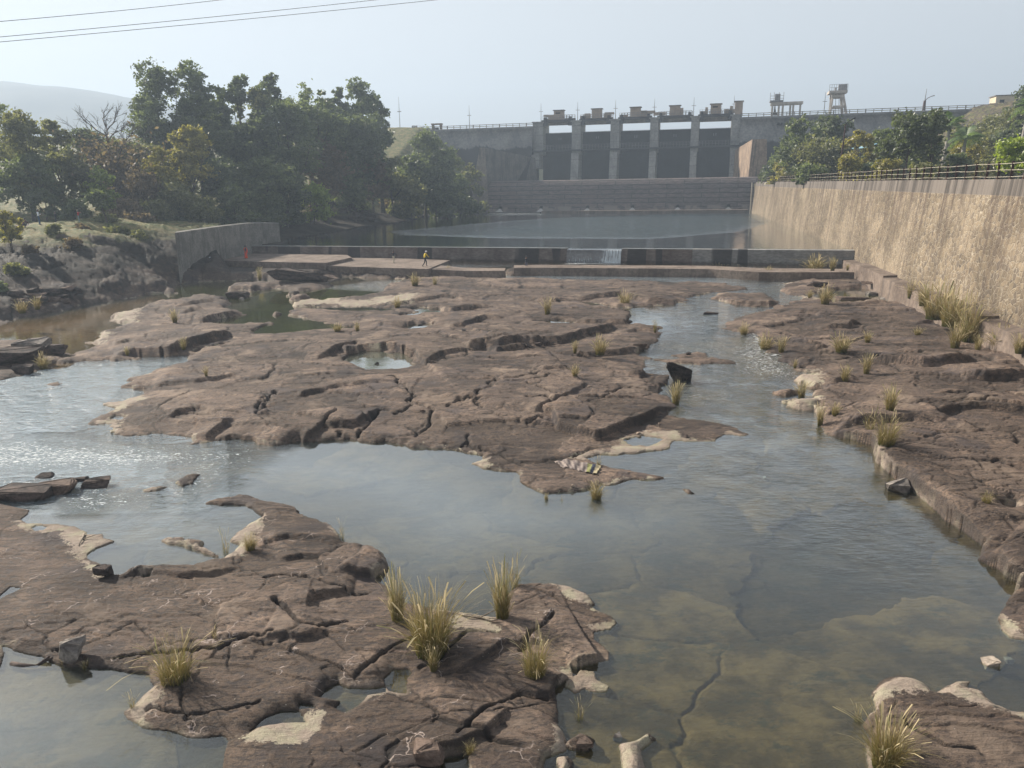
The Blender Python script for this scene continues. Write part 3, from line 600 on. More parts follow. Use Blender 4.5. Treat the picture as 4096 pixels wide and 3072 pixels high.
    cream = np.clip(.62+cream/(.45*np.clip(Y/15, .6, 5)), 0, 1)*np.where(sdl > 1, 0, 1)
    earth = np.clip(sstep(1.5, 3.2, h)*np.where((sdl > 0) | (sdu > 0), 1, 0), 0, 1)
    gy, gx = np.gradient(h); slope = np.abs(gy)/np.gradient(Y, axis=0)
    grass = earth*sstep(3.7, 4.6, h)*sstep(.75, .35, slope)
    pw = [Q(a_, b_, c_)[:2] for a_, b_, c_ in ((20, 900, 84), (81, 887, 88), (190, 867, 93), (316, 846, 97), (447, 824, 104), (600, 812, 112))]
    pd = np.full(sh, 9.0)
    for i_ in range(len(pw)-1): pd = np.minimum(pd, seg_dist(X, Y, *pw[i_], *pw[i_+1])[0])
    grass = grass*sstep(.7, 1.5, pd)
    grass = np.where(right > 0, .42, grass); earth = np.where(right > 0, 1, earth)
    grass = np.where(emb >= h-.01, .62+.0*X, grass)
    vein = sstep(24, 17, Y)*sstep(8, 2, X)
    V = np.stack([X, Y, h], -1).reshape(-1, 3)
    i = np.arange(NR*NC).reshape(NR, NC)
    F = np.stack([i[:-1, :-1], i[:-1, 1:], i[1:, 1:], i[1:, :-1]], -1).reshape(-1, 4)
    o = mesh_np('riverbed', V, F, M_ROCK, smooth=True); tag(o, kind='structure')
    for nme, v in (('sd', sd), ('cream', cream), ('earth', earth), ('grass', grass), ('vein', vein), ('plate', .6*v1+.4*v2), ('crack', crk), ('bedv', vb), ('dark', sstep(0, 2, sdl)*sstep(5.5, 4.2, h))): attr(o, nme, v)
    return X, Y, h
TX, TY, TH = terrain()
from mathutils.bvhtree import BVHTree
def ground(x, y):
    """terrain height, bilinear in the grid"""
    NR, NC = TX.shape; r = float(np.interp(y, GY, np.arange(NR))); c = float(np.interp(x/y, GU, np.arange(NC)))
    r = min(max(r, 0), NR-1.001); c = min(max(c, 0), NC-1.001); i, j = int(r), int(c); fr, fc = r-i, c-j
    return float((TH[i, j]*(1-fc)+TH[i, j+1]*fc)*(1-fr)+(TH[i+1, j]*(1-fc)+TH[i+1, j+1]*fc)*fr)

# ------------------------------------------------------------------ water
def blobs(X, Y, lst, z=0.0):
    r = np.zeros(X.shape)
    for s, v, soft in lst:
        d = poly_sd(X, Y, pts(s, z), soft*2); r = np.maximum(r, v*np.clip(.5+d/soft/2, 0, 1))
    return r
def color_attr(o, name, col):
    a = o.data.attributes.new(name, 'FLOAT_COLOR', 'POINT'); c = np.ones((len(o.data.vertices), 4), np.float32); c[:, :3] = col.reshape(-1, 3)
    a.data.foreach_set('color', c.ravel())
def grid_water(name, X, Y, z, keep, rip, foam, murk_glare, mcol):
    NR, NC = X.shape; i = np.arange(NR*NC).reshape(NR, NC)
    F = np.stack([i[:-1, :-1], i[:-1, 1:], i[1:, 1:], i[1:, :-1]], -1).reshape(-1, 4)
    if keep is not None:
        kk = (keep[:-1, :-1] | keep[1:, 1:]).reshape(-1); F = F[kk]
    used = np.unique(F); mp = np.full(NR*NC, -1); mp[used] = np.arange(len(used)); F = mp[F]
    V = np.stack([X, Y, np.broadcast_to(z, X.shape)], -1).reshape(-1, 3)[used]
    o = mesh_np(name, V, F, M_WATER, smooth=True); tag(o, kind='structure')
    attr(o, 'ripple', rip.reshape(-1)[used]); attr(o, 'foam', foam.reshape(-1)[used]); attr(o, 'murk_glare', murk_glare.reshape(-1)[used])
    color_attr(o, 'mcol', mcol.reshape(-1, 3)[used])
    return o
def water():
    NR, NC = 420, 420; a, b = 8.0**-.5, 84.0**-.5
    yy = np.concatenate([np.linspace(3.0, 7.8, 30), (a+(b-a)*np.linspace(0, 1, NR))**-2.0]); uu = np.concatenate([np.linspace(-2.8, -1.08, 50), np.linspace(-1.05, .98, NC), np.linspace(1.0, 2.0, 20)])
    X = yy[:, None]*uu; Y = np.repeat(yy[:, None], len(uu), 1)
    rip = .05+.0*X
    rip = np.maximum(rip, blobs(X, Y, [
        ("-300,790 120,785 400,775 330,860 200,920 -300,930", 3.6, 1.5), ("-300,930 200,925 420,950 600,960 500,1030 420,1090 -300,1090", 2.6, 1.2),
        ("1380,770 1500,700 1400,640 1640,600 1720,640 1650,780 1760,880 1800,960 1600,930 1450,880", 1.7, 2.0),
        ("1500,940 1800,950 1960,1060 2100,1200 1900,1250 1600,1120 1500,1060 1420,1060 1400,1000", .5, 2.0),
        ("1080,590 1640,590 1700,620 1640,625 1420,605 1080,600", 1.0, 1.0), ("800,605 900,600 820,630 700,640", .6, 1.0), ("50,1100 240,1090 520,1100 450,1180 300,1180", .4, 1.0)]))
    foam = blobs(X, Y, [("-200,960 60,950 250,965 420,975 470,990 300,1010 120,1015 -200,1015", .62, .9), ("380,975 560,960 600,962 520,1010 430,1070 400,1040", .35, .6), ("130,1070 200,1060 260,1085 210,1110 150,1110", .5, .5), ("180,1085 220,1060 330,1070 300,1100", .35, .4),
        ("1600,700 1680,710 1700,770 1740,820 1600,810 1560,760 1600,730", .52, 1.2), ("1590,705 1640,712 1700,765 1690,790 1630,745", .75, .8), ("1620,590 1720,596 1740,640 1680,640", .42, 1), ("1400,745 1560,735 1650,770 1560,772 1420,760", .34, .8), ("1060,581 1640,588 1640,591 1060,591", .40, .6), ("1220,590 1350,590 1350,592 1220,592", .7, .6), ("900,598 830,606 700,622 830,628", .4, 1.2), ("1480,830 1600,850 1560,880 1470,890", .3, 1.5), ("1440,735 1520,745 1500,765 1400,760", .33, .7)])
    murk_glare = .05+0*X; teal = np.array([.10, .13, .135]); br = np.array([.24, .165, .085]); ol = np.array([.075, .085, .02]); mc = np.ones(X.shape+(3,))*teal
    mb = blobs(X, Y, [("-300,720 100,690 240,660 330,645 300,675 230,700 215,745 120,790 60,735 -300,735", .85, 3.0)])
    mg = blobs(X, Y, [("330,655 340,630 480,600 700,615 830,625 820,645 640,665 640,690 780,712 600,730 500,720 590,690 480,700 520,680 500,650 440,640", .55, 2.0), ("400,775 430,758 500,740 490,750 440,770", .5, .8), ("1250,650 1365,665 1365,676", .4, 1), ("1730,645 1800,625 1930,640 1910,660 1800,660", .5, 1)])
    mp = blobs(X, Y, [(HOLE['h1'], .30, .4)])  # bright sky mirrored in the round puddle, painted as pale water colour
    mc += mb[..., None]*(br-teal)/.85; mc += (mg*(mb < .3))[..., None]*(ol-mc)/.55; mc += mp[..., None]*(np.array([.34, .36, .28])-mc)*2.5
    murk_glare = np.maximum(np.maximum(murk_glare, mb), np.maximum(mg, mp)); rip = np.where(murk_glare > .3, np.minimum(rip, .15), rip)
    murk_glare = murk_glare*np.clip(sstep(12, 24, Y)+.15, 0, 1)*1.0
    mc = np.where((sstep(0.1, .35, X/Y)*sstep(40, 25, Y))[..., None] > .5, mc*np.array([.6, .68, .66]), mc)
    glare = blobs(X, Y, [("180,1100 420,960 600,965 900,975 1100,1030 1300,1090 1500,1100 1500,1150 1200,1200 900,1250 840,1220 700,1110 560,1060 480,1070 560,1100 480,1190 300,1220 180,1180", .24, 2.5), ("-300,1450 300,1470 330,1540 420,1600 480,1640 400,1750 -300,1750", .18, 1.2), ("-300,780 400,775 300,900 200,930 430,960 420,1080 -300,1085", .62, 2), ("1380,770 1420,680 1500,640 1640,610 1700,650 1600,720 1700,850 1760,960 1600,960 1470,890 1400,800", .20, 2), ("1080,588 1640,590 1620,615 1080,602", .4, 1)])  # sky reflection and sun glare painted as pale diffuse water colour
    mc = mc*(1-np.clip(glare*3, 0, 1)[..., None])+np.array([.42, .50, .55])*np.clip(glare*3, 0, 1)[..., None]*1.0 if True else mc
    mc = np.where((mb > .3)[..., None], br, np.where((mg > .25)[..., None], ol, mc)); murk_glare = np.maximum(murk_glare, glare)
    keep = (Y < weir_y(np.clip(X, -70, 60))-1.5) & ~((X > 0) & (Y > 81)) & (X < wall_x(Y)-.5)
    grid_water('river_water', X, Y, 0.0, keep, rip, foam, murk_glare, mc)
    # upper pool
    a, b = 60.0**-.5, 230.0**-.5; NR, NC = 260, 300
    yy = (a+(b-a)*np.linspace(0, 1, NR))**-2.0; uu = np.linspace(-.62, .6, NC); X = yy[:, None]*uu; Y = np.repeat(yy[:, None], NC, 1)
    X = np.minimum(X, wall_x(Y)+.3)
    keep = poly_sd(X, Y, UPOOL, 3) > -1.2
    keep &= (Y > weir_y(X)+.55)
    rip = .12+0*X; rip = np.maximum(rip, blobs(X, Y, [("870,500 1000,487 1200,471 1450,463 1620,463 1640,480 1560,500 1400,513 1100,512 900,506", 6.0, 3.0)], WU))
    murk_glare = .35+0*X; mc = np.ones(X.shape+(3,))*np.array([.03, .065, .085]); foam = blobs(X, Y, [("1050,460 1180,460 1190,465 1050,466", .45, 2), ("1080,462 1150,461 1150,463 1080,464", .8, 2), ("1190,455 1640,456 1640,458 1190,458", .42, 1.2)], WU)
    grid_water('upper_pool_water', X, Y, WU, keep, rip, foam, murk_glare, mc)
    # plunge pool
    xs = np.linspace(-12, 42, 200); ys = np.linspace(70, 95, 90); X, Y = np.meshgrid(xs, ys)
    keep = inside(X, Y, PL) & (Y < weir_y(X)-.35) & (X < wall_x(Y)-1)
    foam = blobs(X, Y, [("1220,563 1350,563 1350,570 1220,571", .85, .8), ("1160,571 1640,576 1640,579 1160,575", .4, .6)], .8)
    grid_water('plunge_pool_water', X, Y, .8, keep, .9+0*X, foam, .35+0*X, np.ones(X.shape+(3,))*np.array([.10, .075, .045]))
water()
# ------------------------------------------------------------------ built structures
M_CONCW = make_concrete('river_concrete', (.13, .10, .082), (.21, .165, .135), .5, 1.2)
def retaining_wall():
    y0, y1 = 12.0, 187.5; n = 176
    d = np.array([WALL_SL, 1.0]); d /= np.hypot(*d); L = np.hypot(*(np.array([wall_x(y1), y1])-np.array([wall_x(y0), y0])))
    root = thing('retaining_wall', 'long tall tan rubble stone retaining wall along the right side of the river', 'wall', (float(wall_x(y0)), y0, 0), math.atan2(d[1], d[0]))
    # local x runs upstream, local -y is the land side (+y faces the river)
    top = 9.42
    b = MB(); b.raw([(0, .9, -1), (L, .9, -1), (L, 0, top), (0, 0, top), (0, -.9, top), (L, -.9, top), (0, -.9, -1), (L, -.9, -1)],
        [(0, 1, 2, 3)[::-1], (3, 2, 5, 4)[::-1], (1, 7, 5, 2), (0, 3, 4, 6), (4, 5, 7, 6)[::-1]])
    b.build('masonry_face', M_RUB, root)
    b = MB()
    for i in range(30):
        x0 = i*2.6; x1 = x0+2.6; hh = 1.75-.006*i*2+(.18 if (i//4) % 2 else 0)
        b.raw([(x0, 2.0, -1), (x1, 2.0, -1), (x1, 1.75, hh), (x0, 1.75, hh), (x0, .5, hh+.05), (x1, .5, hh+.05), (x0, .5, -1), (x1, .5, -1)],
            [(3, 2, 1, 0), (4, 5, 2, 3), (1, 2, 5, 7), (0, 6, 4, 3)])
    b.build('footing', M_CONCW, root)
    b = MB(); b.box((L-1.0, .95, 4.6), (.5, .25, 9.4)); b.build('drain_pipe', M_RAIL, root)
    return root, L, d
RW, RWL, RWD = retaining_wall()

def fence():
    rz = RW.rotation_euler.z
    root = thing('metal_fence', 'dark rusty post fence with three cream rails on top of the stone wall', 'fence', (RW.location.x, RW.location.y, 9.42), rz)
    sp = 1.86; n = int((RWL-1)/sp)
    first = None
    n = min(n, 94)
    for i in range(n):
        x = RWL-1-i*sp*(1.0 if i < 94 else 1)
        if first is None:
            b = MB(); b.box((0, .0, .52), (.12, .03, 1.04)); b.box((-.045, .06, .52), (.03, .12, 1.04)); b.box((0, .03, .03), (.2, .2, .06)); first = b.build('post', M_RUST, root); o = first
        else:
            o = first.copy(); C.objects.link(o); o.parent = root
        o.location = (x, -.45, 0); o.rotation_euler = (random.uniform(-.03, .03), random.uniform(-.05, .05), 0)
    xe = RWL-1; xs = RWL-1-(n-1)*sp
    for z in (.14, .52, .92):
        b = MB(); k = n
        b.tube([(xs+(xe-xs)*i/k, -.38, z+.02*math.sin(i*1.3+z*9)+.012*math.sin(i*3.1)) for i in range(k+1)], .021, 6); b.build('rail', M_RAIL, root, True)
fence()

# main weir across the river
def weir():
    d = WEIR_R-WEIR_L; L = np.hypot(*d); rz = math.atan2(d[1], d[0]); d = d/L
    root = thing('concrete_weir', 'long low stained concrete weir crossing the river with a waterfall notch', 'weir', (*WEIR_L, 0), rz)
    def s_of(px):                                    # photo column -> distance along the weir
        r = ray(px, 1000); t = 0
        A = np.array([[r[0], -d[0]], [r[1], -d[1]]]); q = np.linalg.solve(A, WEIR_L); return float(q[1])
    n0, n1 = s_of(2268), s_of(2488)
    segs = [(-.5, s_of(1370), 2.42), (s_of(1370), n0, 2.40), (n0, n1, 2.26), (n1, s_of(2770), 2.40), (s_of(2770), L+.3, 2.43)]
    for k, (a, b_, z) in enumerate(segs):
        mb = MB(); t = .9; bat = .22 if k != 4 else .05
        mb.raw([(a, -bat, -.2), (b_, -bat, -.2), (b_, 0, z-.02), (a, 0, z-.02), (b_, t, z+.02), (a, t, z+.02), (b_, t+.2, -.2), (a, t+.2, -.2)], [(0, 1, 2, 3), (3, 2, 4, 5), (5, 4, 6, 7), (1, 6, 4, 2), (0, 3, 5, 7)])
        mb.build('wall_segment', M_WEIRC if k == 4 else M_WEIR, root)
    for a, b_, z in ((-.5, n0, 2.415), (n1, s_of(2770), 2.415)):
        mb = MB(); mb.box(((a+b_)/2, .45, z+.006), (b_-a, .86, .02)); mb.build('wet_crest', M_FILM, root)
    # sheet of falling water in the notch
    xs = np.linspace(n0+.05, n1-.05, 120); prof = [(.95, 2.36), (.3, 2.34), (-.02, 2.32), (-.16, 2.2), (-.24, 1.9), (-.30, 1.5), (-.36, 1.1), (-.45, .82)]
    V = []; wv = np.random.default_rng(3).normal(0, .018, 120)
    for j, (y, z) in enumerate(prof):
        for i, x in enumerate(xs): V.append((x, y-abs(wv[i])*max(0, j-2), z))
    F = [(j*120+i, j*120+i+1, (j+1)*120+i+1, (j+1)*120+i) for j in range(len(prof)-1) for i in range(119)]
    o = mesh_np('falling_water', V, F, M_FALL, root, True)
    strength = np.array([[.28+.5*sstep(.55, .8, np.array((x-n0)/(n1-n0)))+.15*(j > 5) for x in xs] for j in range(len(prof))])
    attr(o, 'foam', strength)
    return root
def make_fall():
    a = N('falling_water'); p = a.obj(); x, y, z = a.sep(p)
    st = a.noise(a.vec(a.math('MULTIPLY', x, 5.0), 0.0, a.math('MULTIPLY', z, .7)), 1.5, 6, .75)
    m = a.ramp(a.math('ADD', a.math('MULTIPLY', a.at('foam'), .6), a.math('MULTIPLY', a.math('SUBTRACT', st, .5), 1.6)), .2, .6)
    m = a.math('MULTIPLY', m, a.ramp(z, 2.34, 2.2, .1, 1))
    wh = a.n('BsdfDiffuse', {'Color': (.62, .68, .72, 1)}).outputs[0]; tr = a.n('BsdfTransparent', {'Color': (.8, .85, .88, 1)}).outputs[0]
    gl = a.n('BsdfGlossy', {'Roughness': .08, 'Color': (1, 1, 1, 1)}).outputs[0]
    b = a.n('MixShader', {0: a.ramp(z, 2.2, 2.33, .08, .55), 1: tr, 2: gl}).outputs[0]
    return a.done(a.n('MixShader', {0: m, 1: b, 2: wh}).outputs[0])
M_FALL = make_fall()
M_FILM = plain('wet_crest_film', (.40, .42, .42), .12, .1, 2.0)  # pale sky reflection of the water film painted into its colour
def make_weir(name, c1, c2):
    a = N(name); p = a.obj(); x, y, z = a.sep(p)
    n1 = a.noise(p, .5, 5, .6); n2 = a.noise(a.scl(p, (.7, 1, 2)), 2.5, 7, .7)
    col = a.mix(a.ramp(n1, .35, .65), c1, c2); col = a.mul(col, a.grey(a.ramp(n2, .3, .7, .7, 1.25)))
    pt = a.noise(a.vec(x, 0.0, a.math('MULTIPLY', z, .08)), .22, 2, .5)
    col = a.mix(a.math('MULTIPLY', a.ramp(pt, .53, .545), .8), col, (.028, .026, .028))
    col = a.mix(a.ramp(a.math('ADD', z, a.math('MULTIPLY', n2, .5)), 1.45, 1.15), col, a.mul(col, (.55, .5, .46, 1)))
    return a.done(a.pbr(col, .85, a.bump(n2, .6, .05), .3))
M_WEIR = make_weir('wet_weir_concrete', (.11, .085, .075), (.18, .15, .135)); M_WEIRC = make_weir('grey_weir_concrete', (.19, .185, .18), (.27, .265, .255))
weir()

# stepped concrete aprons below the weir
def slab(name, label, px, z, depth, mat, cat='apron', tilt=0):
    q = [PO(*[float(v) for v in t.split(',')], z) for t in px.split()]; c = np.mean(q, 0)
    root = thing(name, label, cat, (c[0], c[1], 0))
    loc = [(a[0]-c[0], a[1]-c[1]) for a in q]
    b = MB(); b.prism(loc, z-depth, z); o = b.build('slab_body', mat, root)
    return root
M_APRON = make_concrete('apron_concrete', (.15, .115, .095), (.25, .20, .165), .25, 1.5)
slab('concrete_apron', 'higher concrete apron below the left end of the weir', "470,560 486,563 600,566 703,568 760,556 745,548 600,545 505,541", 1.45, 1.8, M_APRON)
slab('concrete_apron', 'lower concrete apron with wet algae where two people walk', "703,574 760,576 850,579 925,581 972,562 860,558 740,556", 1.10, 1.5, M_APRON)
slab('concrete_sill', 'low concrete sill catching water below the weir', "925,581 1000,585 1090,585 1092,579 1000,578 940,572", .98, 1.3, M_APRON, 'sill')
slab('concrete_sill', 'thin dark concrete sill with small cascades in front of the waterfall', "1110,579 1160,578 1530,581 1640,588 1850,588 1850,581 1640,579 1530,574 1160,572 1110,573", .86, 1.2, M_APRON, 'sill')

# old concrete block wall on the left bank
def oldwall():
    fx = [(378, 503), (420, 497), (470, 490), (530, 483), (560, 482), (603, 483)]
    Yc = 84.0
    root = thing('old_concrete_wall', 'old weathered grey concrete wall stub on the left bank beside the weir', 'wall')
    F_, B_ = [], []
    for i, (x, y) in enumerate(fx):
        Yv = 79+(x-378)/225*28; p = Q(x*K, y*K, Yv); F_.append(p); B_.append((p[0]-.7, p[1]+2.0, p[2]+.05))
    V = []; n = len(F_)
    for p in F_: V += [(p[0], p[1]-.35, -.5), p]
    for p in B_: V += [(p[0], p[1], -.5), p]
    fc = []
    for i in range(n-1):
        a = 2*i; b = 2*(i+n); fc += [(a, a+2, a+3, a+1), (a+1, a+3, b+3, b+1), (b+1, b+3, b+2, b)]
    fc += [(0, 1, 2*n+1, 2*n), (2*n-2, 4*n-2, 4*n-1, 2*n-1)]
    m = MB(); m.raw(V, fc); m.build('wall_body', M_OLD, root)
M_OLD = make_concrete('old_grey_concrete', (.16, .15, .135), (.25, .235, .21), .45, 2.0)
oldwall()

# ---------------------------------------------------------------- spillway lip and training walls
def lip():
    d = LIP_R-LIP_L; L = np.hypot(*d); rz = math.atan2(d[1], d[0]); d /= L
    root = thing('spillway_bucket', 'wide dark masonry spillway apron rising from the pool below the dam gates', 'spillway', (*LIP_L, 0), rz)
    zt = 10.75
    pr = [(-2.4, 1.0), (-1.7, WU+.2), (-.9, 5.0), (0, 8.2), (.8, 10.0), (1.6, zt-.15), (2.6, zt), (4.0, zt-.3), (9, zt-5), (16, zt-7), (24, zt-6.8)]
    xs = np.linspace(-1, L+1.5, 60); V = [(x, y, z) for y, z in pr for x in xs]
    F = [(j*60+i, j*60+i+1, (j+1)*60+i+1, (j+1)*60+i) for j in range(len(pr)-1) for i in range(59)]
    mesh_np('sloping_face', V, F, M_LIP, root, True)
    b = MB(); b.box((L*.64, -5.2, WU+.1), (L*.70, 3.0, .75)); b.build('toe_sill', M_CONCW, root)
    b = MB(); b.box((L*.10, -4.0, WU+.0), (L*.36, 2.6, .3)); b.build('toe_sill', M_CONCD, root)
    # drain outlets with pale runoff
    for px in (2000, 2164, 2350, 2530, 2711, 2914):
        r = ray(px, 825); q = np.linalg.solve(np.array([[r[0], -d[0]], [r[1], -d[1]]]), LIP_L+np.array([-d[1], d[0]])*-1.9); s = q[1]
        b = MB(); b.tube([(s, -1.9, 3.6), (s, -1.2, 3.65)], .42, 12); o = b.build('drain_hole', M_BLACK, root)
        b = MB(); b.raw([(s-.12, -2.02, 3.35), (s+.12, -2.02, 3.35), (s+1.1, -2.95, 2.52), (s-1.1, -2.95, 2.52), (s, -1.9, 2.4)], [(0, 3, 2, 1), (0, 4, 3), (1, 2, 4), (2, 3, 4)]); b.build('runoff_stain', M_RUN, root)
M_BLACK = plain('black_opening', (.006, .006, .008), .9, .1)
M_RUN = plain('pale_runoff', (.42, .40, .39), .8, .3, 5.0)
lip()

def dwp(s, t, z): x, y = dw(s, t); return (x, y, z)
SP = {}   # pier columns from the photo: left and right face at the top
PIERS = [(2133, 2172), (2287, 2322), (2441, 2476), (2599, 2631), (2762, 2794), (2922, 2959)]
def dam():
    root = thing('dam', 'long grey concrete dam with five black gates between tall piers across the valley', 'dam')
    Z = lambda px, py, off=0: DP(px, py, off)[1]
    S = lambda px, py=560, off=0: DP(px, py, off)[0]
    def sbox(name, s0, s1, t0, t1, z0, z1, mat, par=root, taper=0.0):
        b = MB(); b.raw([dwp(s0, t0-taper, z0), dwp(s1, t0-taper, z0), dwp(s1, t1, z0), dwp(s0, t1, z0), dwp(s0, t0, z1), dwp(s1, t0, z1), dwp(s1, t1, z1), dwp(s0, t1, z1)],
            [(0, 3, 2, 1), (4, 5, 6, 7), (0, 1, 5, 4), (1, 2, 6, 5), (2, 3, 7, 6), (3, 0, 4, 7)])
        me_o = b.build(name, mat, par); return me_o
    ztop = DTOP
    deck = ztop-2.5
    cols = [(S(a), S(b)) for a, b in PIERS]
    zwalk = Z(2600, 588)
    for i, (a, b) in enumerate(cols):
        p = sbox('pier', a, b, -.0, 9, zwalk-1.6, ztop-.6 if i else ztop-.2, M_PIER)
        sbox('pier', a+.1, b-.3, -1.2, 9, 2, zwalk-1.1, M_PIER, taper=3.5) if i not in (0,) else sbox('pier', a-.4, b-1.0, -1.2, 9, zwalk-5.4, zwalk-1.3, M_PIER)
        sbox('pier_cap', a-.35, b+.35, -.3, 3.0, ztop-.6, ztop-.2, M_PIER, p)
        for sx in (a-.9, b+.3):
            if (i == 0 and sx < a) or (i == 5 and sx > b): continue
            bb = MB(); bb.raw([dwp(sx-.3, -.2, ztop-1.5), dwp(sx+.9, -.2, ztop-1.5), dwp(sx+.7, -.2, ztop+.9), dwp(sx, -.2, ztop+.9), dwp(sx-.3, 1.5, ztop-1.5), dwp(sx+.9, 1.5, ztop-1.5), dwp(sx+.7, 1.5, ztop+.9), dwp(sx, 1.5, ztop+.9)],
                [(0, 1, 2, 3), (7, 6, 5, 4), (0, 4, 5, 1), (3, 2, 6, 7), (1, 5, 6, 2), (0, 3, 7, 4)])
            bb.build('bearing_bracket', M_DARKST, p)
    for i in range(5):
        a, b = cols[i][1], cols[i+1][0]; sm = (a+b)/2
        gtop = Z((PIERS[i][1]+PIERS[i+1][0])/2, [533, 527, 523, 518, 514][i], 4)
        g = sbox('gate', a-.9, b+.9, 4.0, 4.8, 8.0, gtop, M_GATE)
        for k in range(0, 36):
            pass
        t = MB()
        for k in range(30):
            s = a+(b-a)*(k+.5)/30; t.raw([dwp(s-.06, 3.95, gtop), dwp(s+.06, 3.95, gtop), dwp(s+.06, 4.2, gtop), dwp(s-.06, 4.2, gtop), dwp(s-.06, 3.95, gtop+.18), dwp(s+.06, 3.95, gtop+.18), dwp(s+.06, 4.2, gtop+.18), dwp(s-.06, 4.2, gtop+.18)], [(4, 5, 6, 7), (0, 1, 5, 4), (1, 2, 6, 5), (2, 3, 7, 6), (3, 0, 4, 7)])
        t.build('gate_rim', M_GATE, g)
        for q in (-.35, .25): sbox('gate_mark', sm+q, sm+q+.14, 3.93, 4.0, gtop-2.0, gtop-1.3, M_STEEL, g)
        # road bridge beam, hoist beam
        zb = Z((PIERS[i][1]+PIERS[i+1][0])/2, [487, 484, 478, 474, 471][i], 5)
        sbox('bridge_beam', a, b, 5.2, 6.6, zb-.95, zb+.95, M_CONC)
        rl = MB(); zr = zb+.95
        for k in range(11):
            s = a+(b-a)*k/10; rl.tube([dwp(s, 5.3, zr), dwp(s, 5.3, zr+.95)], .09, 4)
        for hh in (.5, .95): rl.tube([dwp(a, 5.3, zr+hh), dwp(b, 5.3, zr+hh)], .05, 4)
        rl.build('bridge_railing', M_CONC, root)
        sbox('name_board', sm-.4, sm+.5, 5.1, 5.18, zr-.1, zr+1.25, M_WHITE)
        hb = sbox('hoist_beam', a-.4, b+.4, -.1, 2.6, ztop-.55, ztop+.15, M_DARKST)
        rr = MB()
        for k in range(13):
            s = a+(b-a)*k/12; rr.tube([dwp(s, 0, ztop+.15), dwp(s, 0, ztop+1.35)], .045, 4)
        for hh in (.75, 1.35): rr.tube([dwp(a, 0, ztop+hh), dwp(b, 0, ztop+hh)], .035, 4)
        rr.build('hoist_railing', M_STEEL, hb)
        # tan hoist house with its lower winch boxes
        hx = S([2233, 2385, 2540, 2698, 2862][i], 470)
        mir = [-1, -1, 1, -1, 1][i]
        hh = sbox('hoist_house', hx-1.45, hx+1.45, .5, 2.3, ztop+.15, ztop+2.75, M_TAN)
        sbox('roof', hx-1.7, hx+1.7, .2, 2.6, ztop+2.75, ztop+2.95, M_CONC, hh)
        sbox('window', hx-.9, hx+.5, .44, .49, ztop+1.85, ztop+2.25, M_BLACK if i in (0, 4) else M_TAN, hh)
        if i == 0: wb = [(-4.6, -3.2, 1.0, 1.6), (-3.2, -1.5, .1, 1.55)]
        elif i == 1: wb = [(-4.9, -3.0, .1, .95), (-3.6, -1.9, .2, 1.5), (2.3, 4.2, .1, 1.6), (2.3, 5.0, 1.1, 1.6)]
        elif i == 2: wb = [(-4.6, -2.2, .1, .7), (1.5, 3.3, .1, 1.7), (1.7, 5.6, .9, 1.6)]
        elif i == 3: wb = [(-6, -2.6, .3, 1.1), (1.5, 2.3, .1, 2.0)]
        else: wb = [(-4.2, -2.2, .1, .8), (-2.9, -2.2, .1, 1.9), (2.3, 3.5, .1, 1.2), (3.8, 4.6, .1, 2.0), (3.5, 5.2, .2, 1.1)]
        for (x0, x1, z0, z1) in wb: sbox('winch_box', hx+x0, hx+x1, .7, 2.1, ztop+.15+z0, ztop+.15+z1, M_TAN, hh)
    a, b = cols[5]
    h6 = sbox('lift_house', a+.7, b+.3, .3, 2.8, ztop-.2, ztop+3.2, M_TAN); sbox('roof', a+.5, b+.5, .1, 3.0, ztop+3.2, ztop+3.4, M_CONC, h6)
    # long walkway in front of the gates
    wk = sbox('walkway', cols[0][0]-1.5, cols[5][1]+1.5, -1.9, -.35, zwalk-.55, zwalk-.15, M_DARKST)
    rr = MB(); s0, s1 = cols[0][0]-1.5, cols[5][1]+1.5; nn = 70
    for k in range(nn+1): rr.tube([dwp(s0+(s1-s0)*k/nn, -1.9, zwalk-.15), dwp(s0+(s1-s0)*k/nn, -1.9, zwalk+1.15)], .04, 4)
    for hh in (.4, .8, 1.15): rr.tube([dwp(s0, -1.9, zwalk+hh), dwp(s1, -1.9, zwalk+hh)], .035, 4)
    rr.build('walkway_railing', M_STEEL, wk)
    lad = MB(); lad.tube([dwp(cols[0][0]-1.2, -1.5, zwalk), dwp(cols[0][0]-.2, .5, ztop-4)], .12, 5); lad.build('stair_rail', M_STEEL, wk)
    # gravity sections left and right
    def section(name, s0, s1, zt, base=0.0):
        n = 40; prof = [(-26, base-4), (-3.2, zt-9.0), (-1.0, zt-3.2), (0.0, zt-.9), (-.35, zt-.85), (-.35, zt), (7, zt), (7.3, base-4)]
        V = []
        for (t, z) in prof:
            for k in range(n): V.append((s0+(s1-s0)*k/(n-1), t, z))
        F = [(j*n+k, j*n+k+1, (j+1)*n+k+1, (j+1)*n+k) for j in range(len(prof)-1) for k in range(n-1)]
        o = mesh_np(name, V, F, M_DAM, root); o.location = (*dw(0, 0), 0); o.rotation_euler = (0, 0, math.atan2(DAM_D[1], DAM_D[0])); return o
    section('dam_wall', S_EMB-14, cols[0][0]+.1, ztop-1.4); section('dam_wall', cols[5][1]-.1, cols[5][1]+150, ztop-1.0)
    ends = []
    for s0, s1, zz in ((S(1690), cols[0][0], ztop-1.4), (cols[5][1], cols[5][1]+150, ztop-1.0)):
        rr = MB(); nn = int((s1-s0)/2.0)
        for k in range(nn+1):
            s = s0+(s1-s0)*k/nn; big = .16 if k % 4 == 0 else .10
            rr.tube([dwp(s, 0, zz), dwp(s, 0, zz+1.0)], big, 4)
        for hh in (.45, .9): rr.tube([dwp(s0, 0, zz+hh), dwp(s1, 0, zz+hh)], .08, 4)
        rr.build('parapet_railing', M_CONC, root)
